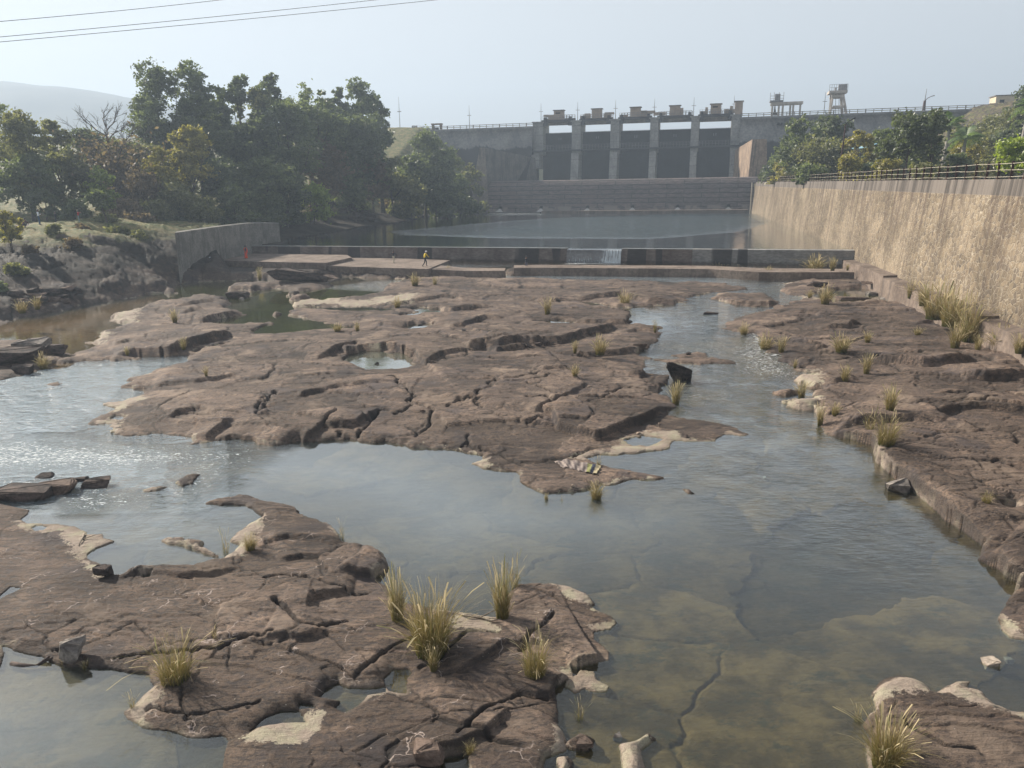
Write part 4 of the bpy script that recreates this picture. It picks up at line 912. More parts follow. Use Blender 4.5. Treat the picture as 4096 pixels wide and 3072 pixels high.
    # three drain holes in the right section
    for px in (3113, 3127, 3149):
        s, z = DP(px, 496, -1.2); b = MB(); b.tube([dwp(s, -2.2, z), dwp(s, 0, z)], .33, 10); b.build('drain_hole', M_BLACK, root)
    return cols, ztop, zwalk
COLS, ZT, ZW = dam()

def training_walls():
    # right wall: lit brown face towards the river
    def wall(label, pts2, ztop_, thick, side):
        root = thing('training_wall', label, 'wall')
        (x0, y0), (x1, y1) = pts2; d = np.array([x1-x0, y1-y0]); d = d/np.hypot(*d); nrm = np.array([d[1], -d[0]])*side
        L = np.hypot(x1-x0, y1-y0); bt = 1.0
        a = [(x0, y0), (x1, y1)]; V = []
        for (x, y), zt in zip(a, ztop_):
            V += [(x-nrm[0]*bt, y-nrm[1]*bt, 0), (x, y, zt), (x+nrm[0]*thick, y+nrm[1]*thick, zt), (x+nrm[0]*(thick+1.6), y+nrm[1]*(thick+1.6), 0)]
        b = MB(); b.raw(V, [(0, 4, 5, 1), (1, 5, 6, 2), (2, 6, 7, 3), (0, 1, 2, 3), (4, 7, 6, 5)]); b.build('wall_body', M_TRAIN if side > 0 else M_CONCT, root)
        return root
    e = LIP_R+np.array([1.2, 0.0])
    n0 = Q(3010, 557, e[1]+3); f0 = DP(2925, 602)
    wall('short brown lit masonry wall joining the right end of the spillway to the dam', ((n0[0], n0[1]), dw(f0[0]+.8, -.5)), (n0[2], f0[1]), 3.6, 1)
    e = LIP_L
    n1 = Q(1940, 590, e[1]-1); f1 = DP(2150, 632)
    r = wall('tall streaked concrete wall in shade at the left end of the spillway', ((n1[0], n1[1]), dw(f1[0]-.3, -1)), (n1[2], f1[1]), 1.4, -1)
    # sloped end buttress
    b = MB(); x, y, z = n1
    b.raw([(x+.9, y-1.5, 0), (x-3.4, y-2.5, 0), (x-1.5, y-.2, z), (x+.0, y-.02, z), (x-3.2, y+3, 0), (x-1.6, y+3, z-.1), (x-4.3, y-2.6, 5.5), (x-4.0, y+3, 5.5)],
        [(0, 3, 2, 1), (1, 2, 6), (2, 5, 7, 6), (1, 6, 7, 4)])
    b.build('end_buttress', M_TRAINL, r)
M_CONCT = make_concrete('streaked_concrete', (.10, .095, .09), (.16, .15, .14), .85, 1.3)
M_TRAINL = make_concrete('buttress_concrete', (.17, .145, .125), (.24, .205, .175), .5, 1.0)
training_walls()

# ---------------------------------------------------------------- things on the dam crest
def lamp_posts():
    posts = [(1594, 448, 387, 'slim lamp pole on the grass embankment at the far left end of the dam'), (1876, 500, 421, 'slim lamp pole on the left part of the dam crest, left of the gates'),
        (2164, 478, 413, 'lamp pole on the leftmost pier of the gates'), (2311, 470, 407, 'lamp pole on the second pier from the left'), (2463, 472, 400, 'lamp pole on the third pier from the left'),
        (2619, 467, 395, 'lamp pole on the fourth pier from the left'), (2777, 460, 389, 'lamp pole on the fifth pier from the left'), (2938, 430, 382, 'lamp pole beside the tan lift house on the rightmost pier'),
        (3303, 447, 366, 'slim pole just left of the tall concrete hoist tower')]
    first = None
    for px, yb, yt, lab in posts:
        s, z = DP(px, yt, 3); x, y = dw(s, 3)
        zb = ZT-1.4 if px < 2100 else (ZT-.3 if px < 2950 else ZT-1)
        hgt = z-zb
        if first is None:
            r = thing('lamp_post', lab, 'lamp post', (x, y, zb), 0, 'lamp poles along the dam'); first = r
            b = MB(); b.tube([(0, 0, 0), (0, 0, .60), (0, 0, 1)], [.12, .08, .03], 6); b.build('pole', M_STEEL, r)
            b = MB(); b.box((-.35, 0, .58), (.5, .2, .02)); b.box((.35, 0, .58), (.5, .2, .02)); b.build('lamp_head', M_STEEL, r)
            r.scale = (1, 1, hgt); r0h = hgt
        else:
            dup(first, (x, y, zb), 0, lab, (1, 1, hgt))
    s, z = DP(3705, 355, 3); x, y = dw(s, 3); zb = ZT-1
    r = thing('street_lamp', 'tall rusty street lamp with one raised curved arm on the right of the dam crest', 'street lamp', (x, y, zb)); hh = z-zb
    b = MB(); b.tube([(0, 0, 0), (0, 0, hh*.48)], [.45, .3], 8); b.build('pole', M_RUST, r)
    b = MB(); b.tube([(0, 0, hh*.48), (.15, 0, hh)], [.12, .05], 6); b.build('antenna', M_STEEL, r)
    b = MB(); b.tube([(0, 0, hh*.46), (.6, 0, hh*.58), (1.5, 0, hh*.66), (2.4, 0, hh*.70)], [.12, .1, .1, .14], 6); b.build('lamp_arm', M_STEEL, r)
lamp_posts()
def towers():
    # three bay concrete frame with a winch cabin
    def col(b, s, t, z0, z1, w0=.5, w1=.45): 
        x0 = dwp(s, t, 0)
        b.box((x0[0], x0[1], (z0+z1)/2), (w0, w0, z1-z0), rz, (w1/w0, w1/w0))
    rz = math.atan2(DAM_D[1], DAM_D[0])
    def beam(b, s0, s1, t, z, hgt=.7, dp=.7):
        x = dwp((s0+s1)/2, t, 0); b.box((x[0], x[1], z), (abs(s1-s0), dp, hgt), rz)
    r = thing('gantry_frame', 'low three bay concrete hoist frame with a winch cabin on the dam crest', 'gantry')
    zb = ZT-1.0; Sx = [DP(p, 430, 4)[0] for p in (3088, 3118, 3148, 3176, 3207)]; zt = DP(3150, 418, 4)[1]
    for s in (Sx[0], DP(3114, 430, 4)[0], DP(3130, 430, 4)[0], DP(3160, 430, 4)[0], DP(3172, 430, 4)[0], DP(3200, 430, 4)[0]):
        b = MB(); col(b, s, 3.5, zb, zt); col(b, s+.25, 6, zb, zt); b.build('column', M_TOW, r)
    b = MB(); beam(b, Sx[0]-.4, Sx[4]+.2, 3.5, zt+.3, .7); beam(b, Sx[0]-.4, Sx[4]+.2, 6, zt+.3, .7); b.build('top_beam', M_TOW, r)
    b = MB(); beam(b, Sx[0]-.7, DP(3126, 430, 4)[0]+.3, 4.5, zt+.95, .4, 3.4); beam(b, Sx[0]+.6, DP(3118, 430, 4)[0], 4.5, zt+2.0, 1.7, 2); b.build('winch_cabin', M_STEEL, r)
    b = MB()
    for s in (Sx[0]-.7, Sx[0]+.3, DP(3112, 430, 4)[0], DP(3126, 430, 4)[0]+.3): p = dwp(s, 2.9, 0); b.tube([(p[0], p[1], zt+1.1), (p[0], p[1], zt+3.2)], .06, 4)
    for z in (1.6, 2.3): p = dwp(Sx[0]-.7, 2.9, 0); q = dwp(DP(3126, 430, 4)[0]+.3, 2.9, 0); b.tube([(p[0], p[1], zt+z), (q[0], q[1], zt+z)], .05, 4)
    b.build('railing', M_STEEL, r)
    p = dwp(DP(3101, 430, 4)[0], 4.5, 0); b = MB(); b.box((p[0], p[1], zb+.9), (1.3, 1.2, .8)); b.tube([(p[0], p[1], zb+1.2), (p[0]-.1, p[1], zb+3)], [.35, .12], 6); b.tube([(p[0], p[1], zb+3), (p[0], p[1], zt)], .05, 4); b.build('gate_lift', M_DARKST, r)
    r = thing('hoist_tower', 'tall two leg concrete hoist tower with a railed platform on the dam crest', 'tower')
    zt = DP(3355, 366, 4)[1]; a0, a1 = DP(3325, 447, 4)[0], DP(3376, 447, 4)[0]; b0, b1 = DP(3334, 375, 4)[0]-.2, DP(3375, 375, 4)[0]-.4
    for k, (s0, s1) in enumerate(((a0, b0), (a1, b1))):
        for t in (3.2, 6.6):
            b = MB(); b.tube([dwp(s0-(.5 if t < 4 else 0)*(1 if k == 0 else -1), t, zb), dwp(s1, t, zt-.3)], [.42, .34], 4); b.build('leg', M_TOW, r)
    b = MB(); beam(b, b0-.4, b1+.4, 3.2, zt-1.3, .6); beam(b, b0-.4, b1+.4, 6.6, zt-1.3, .6); zz = zb+(zt-zb)*.34; beam(b, a0+.2, a1-.2, 3.2, zz, .6); beam(b, a0+.2, a1-.2, 6.6, zz, .6); b.build('cross_beam', M_TOW, r)
    b = MB(); beam(b, b0-1.1, b1+1.1, 4.9, zt-.2, .7, 5); b.build('platform', M_TOW, r)
    b = MB(); beam(b, (b0+b1)/2+.2, (b0+b1)/2+2.3, 4.6, zt+1.0, 1.5, 2); beam(b, b0+.5, (b0+b1)/2-.3, 4.6, zt+.6, .8, 1.6); b.build('winch_cabin', M_STEEL, r)
    b = MB(); n = 9
    for k in range(n): p = dwp(b0-1.1+(b1-b0+2.2)*k/(n-1), 2.5, 0); b.tube([(p[0], p[1], zt+.1), (p[0], p[1], zt+1.7)], .05, 4)
    for z in (.9, 1.7): b.tube([dwp(b0-1.1, 2.5, zt+z), dwp(b1+1.1, 2.5, zt+z)], .04, 4)
    b.build('railing', M_STEEL, r)
    b = MB()
    for s in (-.35, .5): b.tube([dwp((a0+a1)/2+s, 4.9, zb), dwp((b0+b1)/2+s, 4.9, zt)], .06, 4)
    b.build('hoist_cable', M_DARKST, r)
M_TOW = plain('pale_tower_concrete', (.42, .38, .34), .85, .25, .8)
towers()
def crest_bits():
    rz = math.atan2(DAM_D[1], DAM_D[0])
    # long pale building and car at the far right of the crest
    s, z = DP(4058, 428, 6); x, y = dw(s, 8); r = thing('pump_house', 'low cream flat roofed building at the far right end of the dam crest', 'building', (x, y, ZT-1), rz)
    b = MB(); b.box((1.5, 0, 1.7), (12.5, 5, 3.4)); b.build('wall', M_CREAMW, r); b = MB(); b.box((1.5, 0, 3.5), (13.0, 5.4, .25)); b.build('roof', M_CONC, r)
    for q in (-3.3, .5, 4.5):
        b = MB(); b.box((q, -2.52, 1.9), (1.1, .06, 1.1)); b.build('window', M_BLACK, r)
    s, z = DP(3969, 428, 4); x, y = dw(s, 4); r = thing('parked_car', 'small dark grey car driving behind the railing on the dam crest', 'car', (x, y, ZT-1), rz)
    prof = [(-2.1, .35), (-2.15, .75), (-1.9, .95), (-1.35, 1.0), (-.85, 1.42), (.55, 1.45), (1.25, 1.0), (2.0, .85), (2.15, .6), (2.1, .35)]
    b = MB(); n = len(prof); V = [(px, -.82, pz) for px, pz in prof]+[(px, .82, pz) for px, pz in prof]
    b.raw(V, [tuple(range(n))[::-1], tuple(range(n, 2*n))]+[(i, (i+1) % n, (i+1) % n+n, i+n) for i in range(n)]); b.build('body', M_CAR, r)
    b = MB(); b.raw([(-1.2, -.84, 1.03), (1.05, -.84, 1.03), (.5, -.84, 1.38), (-.8, -.84, 1.38)], [(0, 1, 2, 3)]); b.build('side_window', M_BLACK, r)
    for wx in (-1.35, 1.35):
        b = MB(); b.tube([(wx, -.86, .33), (wx, -.6, .33)], .33, 14); b.tube([(wx, .6, .33), (wx, .86, .33)], .33, 14); b.build('wheel', M_BLACK, r)
    # small shed and barrier on the left of the crest
    s, z = DP(1748, 500, 2); x, y = dw(s, 2); r = thing('gate_kiosk', 'small brown square kiosk at the left start of the dam railing', 'kiosk', (x, y, ZT-1.6), rz)
    b = MB()
    for q in (-1.3, 1.3): b.box((q, 0, .9), (.5, 1.2, 1.8))
    b.box((0, 0, 1.95), (3.4, 1.5, .4)); b.build('walls', M_TRAIN, r)
    b = MB(); b.box((-.2, -.2, .5), (1.6, .2, 1.0)); b.build('door_panel', M_BLACK, r)
    s, z = DP(1680, 500, 1); x, y = dw(s, 1); r = thing('crest_barrier', 'small white metal barrier gate at the left end of the dam', 'barrier', (x, y, ZT-1.5), rz)
    b = MB()
    for q in (-1.1, 0, 1.1): b.tube([(q, 0, 0), (q, 0, 1.5)], .06, 5)
    b.build('posts', M_STEEL, r); b = MB()
    for q in (.5, 1.0, 1.5): b.tube([(-1.1, 0, q), (1.1, 0, q-.2)], .05, 5)
    b.build('bars', M_WHITE, r)
M_CREAMW = plain('cream_plaster', (.55, .47, .34), .8, .08, 1.0); M_CAR = plain('grey_car_paint', (.10, .13, .17), .3, .05, 1.0, .3)
crest_bits()

def wires():
    for k, (p0, p1, lab) in enumerate((((0, 86), (905, -3), 'uppermost thin overhead power line in the top left sky'), ((0, 148), (1500, 0), 'middle thin overhead power line in the top left sky'), ((0, 168), (1750, -1), 'lowest thin overhead power line in the top left sky'))):
        a = np.array(Q(*p0, 46.0+k)); b = np.array(Q(*p1, 60.0+k)); d = b-a; A = a-d*.9; B = b+d*1.4
        n = 60; pl = []
        for i in range(n+1):
            t = i/n; p = A+(B-A)*t; ta, tb = .9/3.3, 1.9/3.3; sag = -1.2*(t-ta)*(tb-t)*4; pl.append((p[0], p[1], p[2]+sag*.5))
        m = MB(); m.tube(pl, .016, 5); tag(m.build('power_line', M_DARKST), lab, 'power line', 'overhead power lines')
wires()
# ------------------------------------------------------------------ plants
def leaf_quads(Pc, size, r, up=.3, long=1.6):
    """small leaf clumps: one quad per centre, random facing"""
    n = len(Pc); a = r.normal(size=(n, 3)); a[:, 2] *= .8; a /= np.linalg.norm(a, axis=1)[:, None]
    b = r.normal(size=(n, 3)); b -= (b*a).sum(1)[:, None]*a; b /= np.linalg.norm(b, axis=1)[:, None]
    s = (size*r.uniform(.6, 1.35, n))[:, None]; a = a*s*long*.5; b = b*s*.5
    V = np.stack([Pc-a, Pc-b*.9+a*.1, Pc+a, Pc+b*.9-a*.1], 1).reshape(-1, 3)
    return V, np.arange(4*n).reshape(n, 4)
def crown_points(blobs_, n, r, shell=.75):
    """points near the surface of many overlapping leaf masses, with gaps between them"""
    B = np.array(blobs_); vol = B[:, 3]**2; nc = len(B)*16; kb = r.choice(len(B), nc, p=vol/vol.sum()); d = r.normal(size=(nc, 3)); d /= np.linalg.norm(d, axis=1)[:, None]
    rad = (.35+.75*r.random(nc)**.6)*B[kb, 3]; cen = B[kb, :3]+d*rad[:, None]*np.stack([np.ones(nc), np.ones(nc), B[kb, 4]], 1)
    k = r.integers(0, nc, n); sg = B[kb[k], 3]*r.uniform(.10, .22, nc)[k]
    q = cen[k]+r.normal(size=(n, 3))*sg[:, None]*np.array([1, 1, .7]); out = r.random(n) < .05; q[out] = (B[kb[k[out]], :3]+r.normal(size=(out.sum(), 3))*B[kb[k[out]], 3:4]*.42)
    return q, k
def make_tree(name, label, x, y, top_z, width, mat, seed, base_z=None, leaf=.42, n=None, style='round', trunk=True, group=None, cat='tree', bark=None, squash=None, lean=0.0):
    r = np.random.default_rng(seed)
    zb = ground(x, y)-.15 if base_z is None else base_z
    h = max(top_z-zb, 1.0); W = width/2
    root = thing(name, label, cat, (x, y, zb), 0, group)
    bl = []
    if style == 'round':   n1, z0, z1, pw = 26, .30, .93, .5
    elif style == 'tall':  n1, z0, z1, pw = 34, .28, .95, .35
    elif style == 'shrub': n1, z0, z1, pw = 18, .10, .86, .5
    elif style == 'flat':  n1, z0, z1, pw = 22, .50, .90, .45
    elif style == 'airy':  n1, z0, z1, pw = 24, .25, .95, .4
    for i in range(n1):
        t = r.random(); zz = z0+(z1-z0)*t
        prof = math.sin(math.pi*min(1, max(.12, (t*.86+.12))))**.6 if style != 'flat' else .6+.4*math.sin(math.pi*t)
        if style == 'shrub': prof = (1-t*.75)**.6
        ang = r.random()*2*math.pi; rr = W*prof*(r.random()**pw)*.80
        br = W*r.uniform(.18, .46)*(1.0 if style != 'airy' else .72)
        if style == 'tall': br *= .85
        bl.append((rr*math.cos(ang)+lean*h*t, rr*math.sin(ang), min(zz*h, h-br*.55), br, r.uniform(.6, .85) if style != 'tall' else r.uniform(.8, 1.3)))
    bl.append((lean*h, 0, h-W*.22, W*.26, .8))
    if n is None: n = int(min(15000, max(700, 150*W*W*(1+h/W*.5)/(leaf/.42)**2*.6)))
    q, k = crown_points(bl, n, r)
    q[:, 2] = np.maximum(q[:, 2], .15)
    V, F = leaf_quads(q, leaf, r)
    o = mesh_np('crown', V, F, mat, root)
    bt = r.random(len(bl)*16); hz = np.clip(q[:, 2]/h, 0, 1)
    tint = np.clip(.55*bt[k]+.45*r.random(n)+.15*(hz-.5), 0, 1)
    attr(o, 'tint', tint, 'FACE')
    if trunk:
        m = MB(); tr = max(.10, h*.016); fork = h*(.30 if style != 'flat' else .45)
        m.tube([(0, 0, -.2), (lean*h*.1, r.normal()*.1, fork*.5), (lean*h*.3, 0, fork)], [tr*1.3, tr, tr*.85], 7)
        for i in r.choice(len(bl), min(8, len(bl)), replace=False):
            b = bl[i]; p0 = Vector((lean*h*.3, 0, fork*r.uniform(.7, 1.0))); p1 = Vector(b[:3]); md = p0.lerp(p1, .5)+Vector((r.normal()*W*.05, r.normal()*W*.05, -h*.03))
            m.tube([p0, md, p1], [tr*.55, tr*.38, tr*.12], 5)
        m.build('trunk', bark or M_BARK, root, True)
    return root
def branch(m, p, d, L, rad, depth, r, spread=.55):
    q = p+d*L; mid = p.lerp(q, .5)+Vector(tuple(r.normal(size=3)*L*.06)); m.tube([p, mid, q], [rad, rad*.8, rad*.6], 5 if depth > 2 else 4, False)
    if depth == 0: return
    for k in range(3 if depth > 1 else 4):
        nd = (d+Vector(tuple(r.normal(size=3)*spread))).normalized(); nd.z = nd.z*.8+.22; nd.normalize(); branch(m, p.lerp(q, r.uniform(.55, 1)), nd, L*r.uniform(.6, .8), rad*.55, depth-1, r, spread)
def bare_tree(label, x, y, top_z, seed, leafy=True, mat=None):
    r = np.random.default_rng(seed); zb = ground(x, y)-.2; h = top_z-zb; root = thing('bare_tree', label, 'tree', (x, y, zb))
    m = MB(); m.tube([(0, 0, 0), (.1, 0, h*.25), (0, 0, h*.5), (.1, .1, h*.8)], [.30, .24, .16, .05], 7)
    for i in range(15):
        z = h*(.2+.6*i/15); a = i*2.4; L = h*.24*(1.15-i/22); d = Vector((math.cos(a), math.sin(a), .75)).normalized(); branch(m, Vector((0, 0, z)), d, L, .10, 3, r, .45)
    m.build('trunk', M_BARK, root)
    if leafy:
        q = r.normal(size=(900, 3))*np.array([h*.2, h*.17, h*.10])+np.array([0, 0, h*.48]); V, F = leaf_quads(q, .38, r); o = mesh_np('crown', V, F, mat or LEAF['brown'], root); attr(o, 'tint', r.random(900), 'FACE')
    return root
def T(px, pyt, wpx, Y, mat, style, label, name='leafy_tree', base=None, **kw):
    """tree whose crown top appears at source pixel (px, pyt); wpx wide; standing Y metres ahead"""
    x, y, z = Q(px, pyt, Y); w_ = wpx/FPX*Y*1.03
    lf = kw.pop('leaf', .0021*Y+.04)
    make_tree(name, label, x, y, z, w_, LEAF[mat], int(abs(px)*7+pyt), style=style, leaf=lf, base_z=base, **kw)
LT = [
 (-300, 420, 280, 108, 'dark', 'round', 'dark tree beyond the left edge of the photo'), (-560, 400, 320, 116, 'green', 'round', 'wide green tree farther beyond the left edge of the photo'), (-460, 560, 220, 92, 'olive', 'shrub', 'olive bush beyond the left edge of the photo'),
 (60, 440, 250, 100, 'olive', 'round', 'broad olive green tree at the far left edge of the photo'),
 (-90, 400, 300, 112, 'green', 'round', 'green tree cut by the left edge of the photo, behind the broad olive one'),
 (205, 478, 170, 108, 'olive', 'airy', 'greyish thin topped tree left of the bare tree'),
 (330, 520, 240, 118, 'dark', 'round', 'dusky green tree behind the bare tree'),
 (640, 266, 290, 128, 'dark', 'tall', 'tall dark tree with a leaning open crown, left half of the tallest pair'),
 (752, 243, 300, 131, 'green', 'airy', 'tallest airy tree whose top sticks highest into the sky'),
 (570, 392, 210, 124, 'green', 'round', 'mid green tree low on the left flank of the tallest pair'),
 (960, 298, 210, 140, 'dark', 'airy', 'feathery tall tree just right of the tallest pair'),
 (1068, 300, 190, 144, 'dark', 'tall', 'dark tall tree with a rounded top between the feathery tree and the wide one'),
 (1012, 352, 230, 142, 'olive', 'airy', 'thin grey green tree filling between the feathery tree and the dark tall one'),
 (870, 385, 240, 137, 'green', 'airy', 'loose green tree on the right shoulder of the tallest tree'),
 (1300, 400, 240, 158, 'dark', 'round', 'dark tree in the dip before the right end of the wood'),
 (1215, 328, 290, 150, 'green', 'round', 'wide tall green tree in the middle of the left wood'),
 (1130, 405, 290, 136, 'green', 'round', 'bright rounded green tree in front of the wide tall one'),
 (1425, 326, 200, 172, 'green', 'tall', 'tall open topped tree at the right end of the left wood'),
 (1350, 352, 150, 170, 'dark', 'airy', 'thin crowned tree leaning on the left side of the end tree'),
 (1505, 385, 130, 174, 'green', 'tall', 'narrow drooping tree on the right flank of the end tree'),
 (1410, 470, 320, 162, 'dark', 'round', 'big dark green tree under the open topped end tree'),
 (880, 460, 300, 134, 'dark', 'round', 'dark green tree in the shade right of the tallest pair'),
 (1010, 480, 240, 132, 'dark', 'round', 'dark rounded tree below the feathery tall tree'),
 (735, 505, 250, 112, 'yellow', 'airy', 'yellowish green tree glowing in the sun in front of the dark wood'),
 (640, 590, 190, 108, 'yellow', 'round', 'low yellow green tree stepping down left of the yellowish one'),
 (392, 662, 120, 104, 'lime', 'round', 'small bright lime green tree near the middle of the left bank'),
 (520, 560, 250, 116, 'olive', 'round', 'olive green tree between the bare tree and the yellowish tree'),
 (250, 610, 230, 104, 'olive', 'airy', 'scrubby olive tree above the people on the bank'),
 (100, 620, 260, 98, 'green', 'round', 'green low tree behind the crouching person'),
 (470, 640, 230, 110, 'brown', 'airy', 'dull brownish thin tree right of the lime green tree'),
 (570, 690, 220, 104, 'brown', 'shrub', 'pale brown dry shrub with thin twigs at the edge of the grass'),
 (860, 640, 260, 118, 'dark', 'round', 'dark bushy tree beside the yellowish tree at mid height'),
 (700, 720, 230, 106, 'olive', 'shrub', 'broad olive shrub right of the dry brown shrub'),
 (930, 740, 230, 112, 'green', 'shrub', 'green shrub over the grassy slope left of the white patch'),
 (1040, 640, 230, 120, 'green', 'round', 'medium green tree in the lower middle of the wood'),
 (1275, 560, 240, 148, 'brown', 'round', 'reddish brown tree in the middle of the green wood'),
 (1130, 660, 200, 124, 'dark', 'round', 'dark tree left of the reddish brown tree'),
 (1245, 722, 180, 134, 'lime', 'shrub', 'bright green bush at the top of the bare red bank'),
 (1400, 700, 210, 158, 'green', 'shrub', 'spreading green shrub right of the bright bush'),
 (1560, 620, 220, 172, 'olive', 'round', 'olive tree left of the rounded bright tree'),
 (1480, 600, 170, 165, 'brown', 'airy', 'dark brownish small tree under the end of the wood'),
 (1690, 528, 250, 182, 'green', 'round', 'rounded bright green tree at the right end of the bank in front of the embankment'),
 (1780, 600, 200, 184, 'green', 'round', 'green tree leaning on the right of the rounded bright tree'),
 (1640, 720, 190, 174, 'olive', 'shrub', 'low olive shrub on the bank under the rounded bright tree'),
 (1740, 730, 200, 180, 'dark', 'shrub', 'dark bush hanging over the water near the end of the bank'),
 (1835, 700, 150, 190, 'dark', 'shrub', 'last dark bush beside the left spillway wall'),
 (1880, 650, 120, 205, 'olive', 'shrub', 'sparse dry bush behind the left spillway wall'),
 (20, 842, 120, 74, 'yellow', 'airy', 'small yellow green tree standing nearest at the left edge'),
 (170, 760, 130, 96, 'green', 'airy', 'small thin leaved sapling left of the man in white'),
 (290, 800, 120, 96, 'green', 'shrub', 'low green bush behind the child on the grass'),
 (500, 800, 160, 98, 'brown', 'shrub', 'brown scrub bush at the back of the grass'),
 (620, 800, 170, 102, 'olive', 'shrub', 'dull olive bush in front of the dry brown shrub'),
 (800, 790, 210, 106, 'olive', 'shrub', 'wide grey green thicket on the slope above the old wall'),
 (1050, 780, 180, 118, 'green', 'shrub', 'green thicket above the grassy slope near the white patch'),
 (1150, 800, 150, 126, 'dark', 'shrub', 'dark thicket left of the bare red bank')]
for t in LT: T(*t, name='shrub' if t[5] == 'shrub' else 'leafy_tree', cat='shrub' if t[5] == 'shrub' else 'tree', group='trees and bushes on the left bank')
for k, (px, py, w_, Y_, kd) in enumerate([(30, 905, 90, 80, 'olive'), (330, 935, 70, 83, 'brown'), (420, 900, 110, 92, 'olive'), (560, 905, 120, 96, 'brown'), (480, 945, 90, 86, 'olive'), (120, 1010, 80, 73, 'brown'), (60, 1060, 110, 67, 'olive'), (300, 1010, 90, 76, 'brown'), (560, 985, 80, 84, 'olive'), (690, 870, 120, 104, 'green'), (800, 870, 140, 110, 'olive'), (930, 880, 120, 114, 'brown'), (1030, 860, 130, 122, 'olive'), (1180, 850, 140, 136, 'brown'), (1120, 905, 90, 128, 'olive'), (1260, 800, 120, 146, 'brown'), (1560, 800, 130, 182, 'brown'), (1660, 800, 130, 190, 'olive'), (220, 960, 60, 79, 'olive'), (0, 1150, 80, 63, 'green')]):
    T(px, py, w_, Y_, kd, 'shrub', ['scrub bush on the left bank slope', 'dry scrub bush on the left bank slope'][kd == 'brown'], name='scrub_bush', cat='shrub', group='scrub bushes on the left bank slope' if kd != 'brown' else 'dry scrub bushes on the left bank slope', trunk=False)
x, y, z = Q(405, 388, 109); bare_tree('leafless twiggy tree with bare branches against the far hill', x, y, z, 5)
x, y, z = Q(408, 758, 90); make_tree('leaning_tree', 'small leaning flat topped tree beside the boy in red', x, y, z, 3.6, LEAF['green'], 77, leaf=.30, style='flat', n=700, lean=-.18)

ZTER = 9.0
RT = [
 (3990, 520, 240, 132, 'olive', 'round', 'dry olive tree in the middle of the hillside under the dam road'), (4090, 480, 160, 126, 'green', 'round', 'green tree at the right edge on the hillside under the palm'), (3900, 500, 150, 165, 'brown', 'shrub', 'dry brown bush high on the hillside by the utility pole'),
 (3110, 618, 130, 168, 'green', 'shrub', 'soft green bush at the far end of the stone wall'), (3150, 648, 140, 152, 'yellow', 'shrub', 'yellow green bush just right of the end of the stone wall'), (3060, 660, 70, 185, 'dark', 'shrub', 'tiny dark bush where the fence begins'),
 (3205, 476, 190, 138, 'green', 'tall', 'left half of the big green tree clump before the dam wall'), (3325, 462, 180, 142, 'dark', 'round', 'right half of the big green tree clump before the dam wall'), (3290, 560, 240, 132, 'olive', 'round', 'olive tree low in front of the big green clump'),
 (3436, 522, 150, 112, 'yellow', 'airy', 'yellow leaved tree beside the lamp pole on the terrace'), (3400, 620, 120, 104, 'yellow', 'shrub', 'low yellow bush under the lamp pole'), (3470, 545, 130, 128, 'olive', 'round', 'dull tree behind the yellow leaved tree'),
 (3535, 512, 160, 120, 'green', 'airy', 'feathery green tree left of the large dark tree'), (3600, 580, 170, 118, 'green', 'round', 'green tree low behind the large dark tree'),
 (3650, 446, 240, 92, 'dark', 'flat', 'large dark spreading tree standing in front of the dam on the right'), (3752, 430, 120, 94, 'dark', 'round', 'dark right hand top of the large spreading tree'), (3720, 560, 170, 100, 'green', 'round', 'green undergrowth tree right of the large dark tree'),
 (3950, 470, 260, 150, 'olive', 'round', 'wide olive bush on the hillside below the dam road'), (4060, 440, 200, 140, 'olive', 'round', 'olive tree at the top of the hillside at the right edge'), (3900, 560, 230, 118, 'yellow', 'shrub', 'yellowish bush low on the hillside'),
 (4010, 600, 200, 108, 'olive', 'shrub', 'olive bush in the middle of the hillside'), (4075, 552, 170, 70, 'lime', 'round', 'bright green tree over the fence at the right edge'), (3835, 610, 150, 100, 'green', 'shrub', 'green bush under the palms'), (3560, 640, 160, 98, 'yellow', 'shrub', 'yellow green hedge bush behind the fence'), (3480, 655, 130, 104, 'green', 'shrub', 'low green hedge bush left of the yellow green one'),
 (3250, 655, 170, 118, 'green', 'shrub', 'green undergrowth behind the fence under the big clump'), (3700, 650, 150, 84, 'olive', 'shrub', 'thin undergrowth behind the fence right of the dark trunk'), (4140, 330, 160, 150, 'dark', 'round', 'dark tree beyond the right edge on the hilltop')]
for t in RT:
    T(*t, name='shrub' if t[5] == 'shrub' else 'leafy_tree', cat='shrub' if t[5] == 'shrub' else 'tree', group='trees and bushes on the right terrace', bark=M_PBARK if t[0] in (3205, 3325) else None)
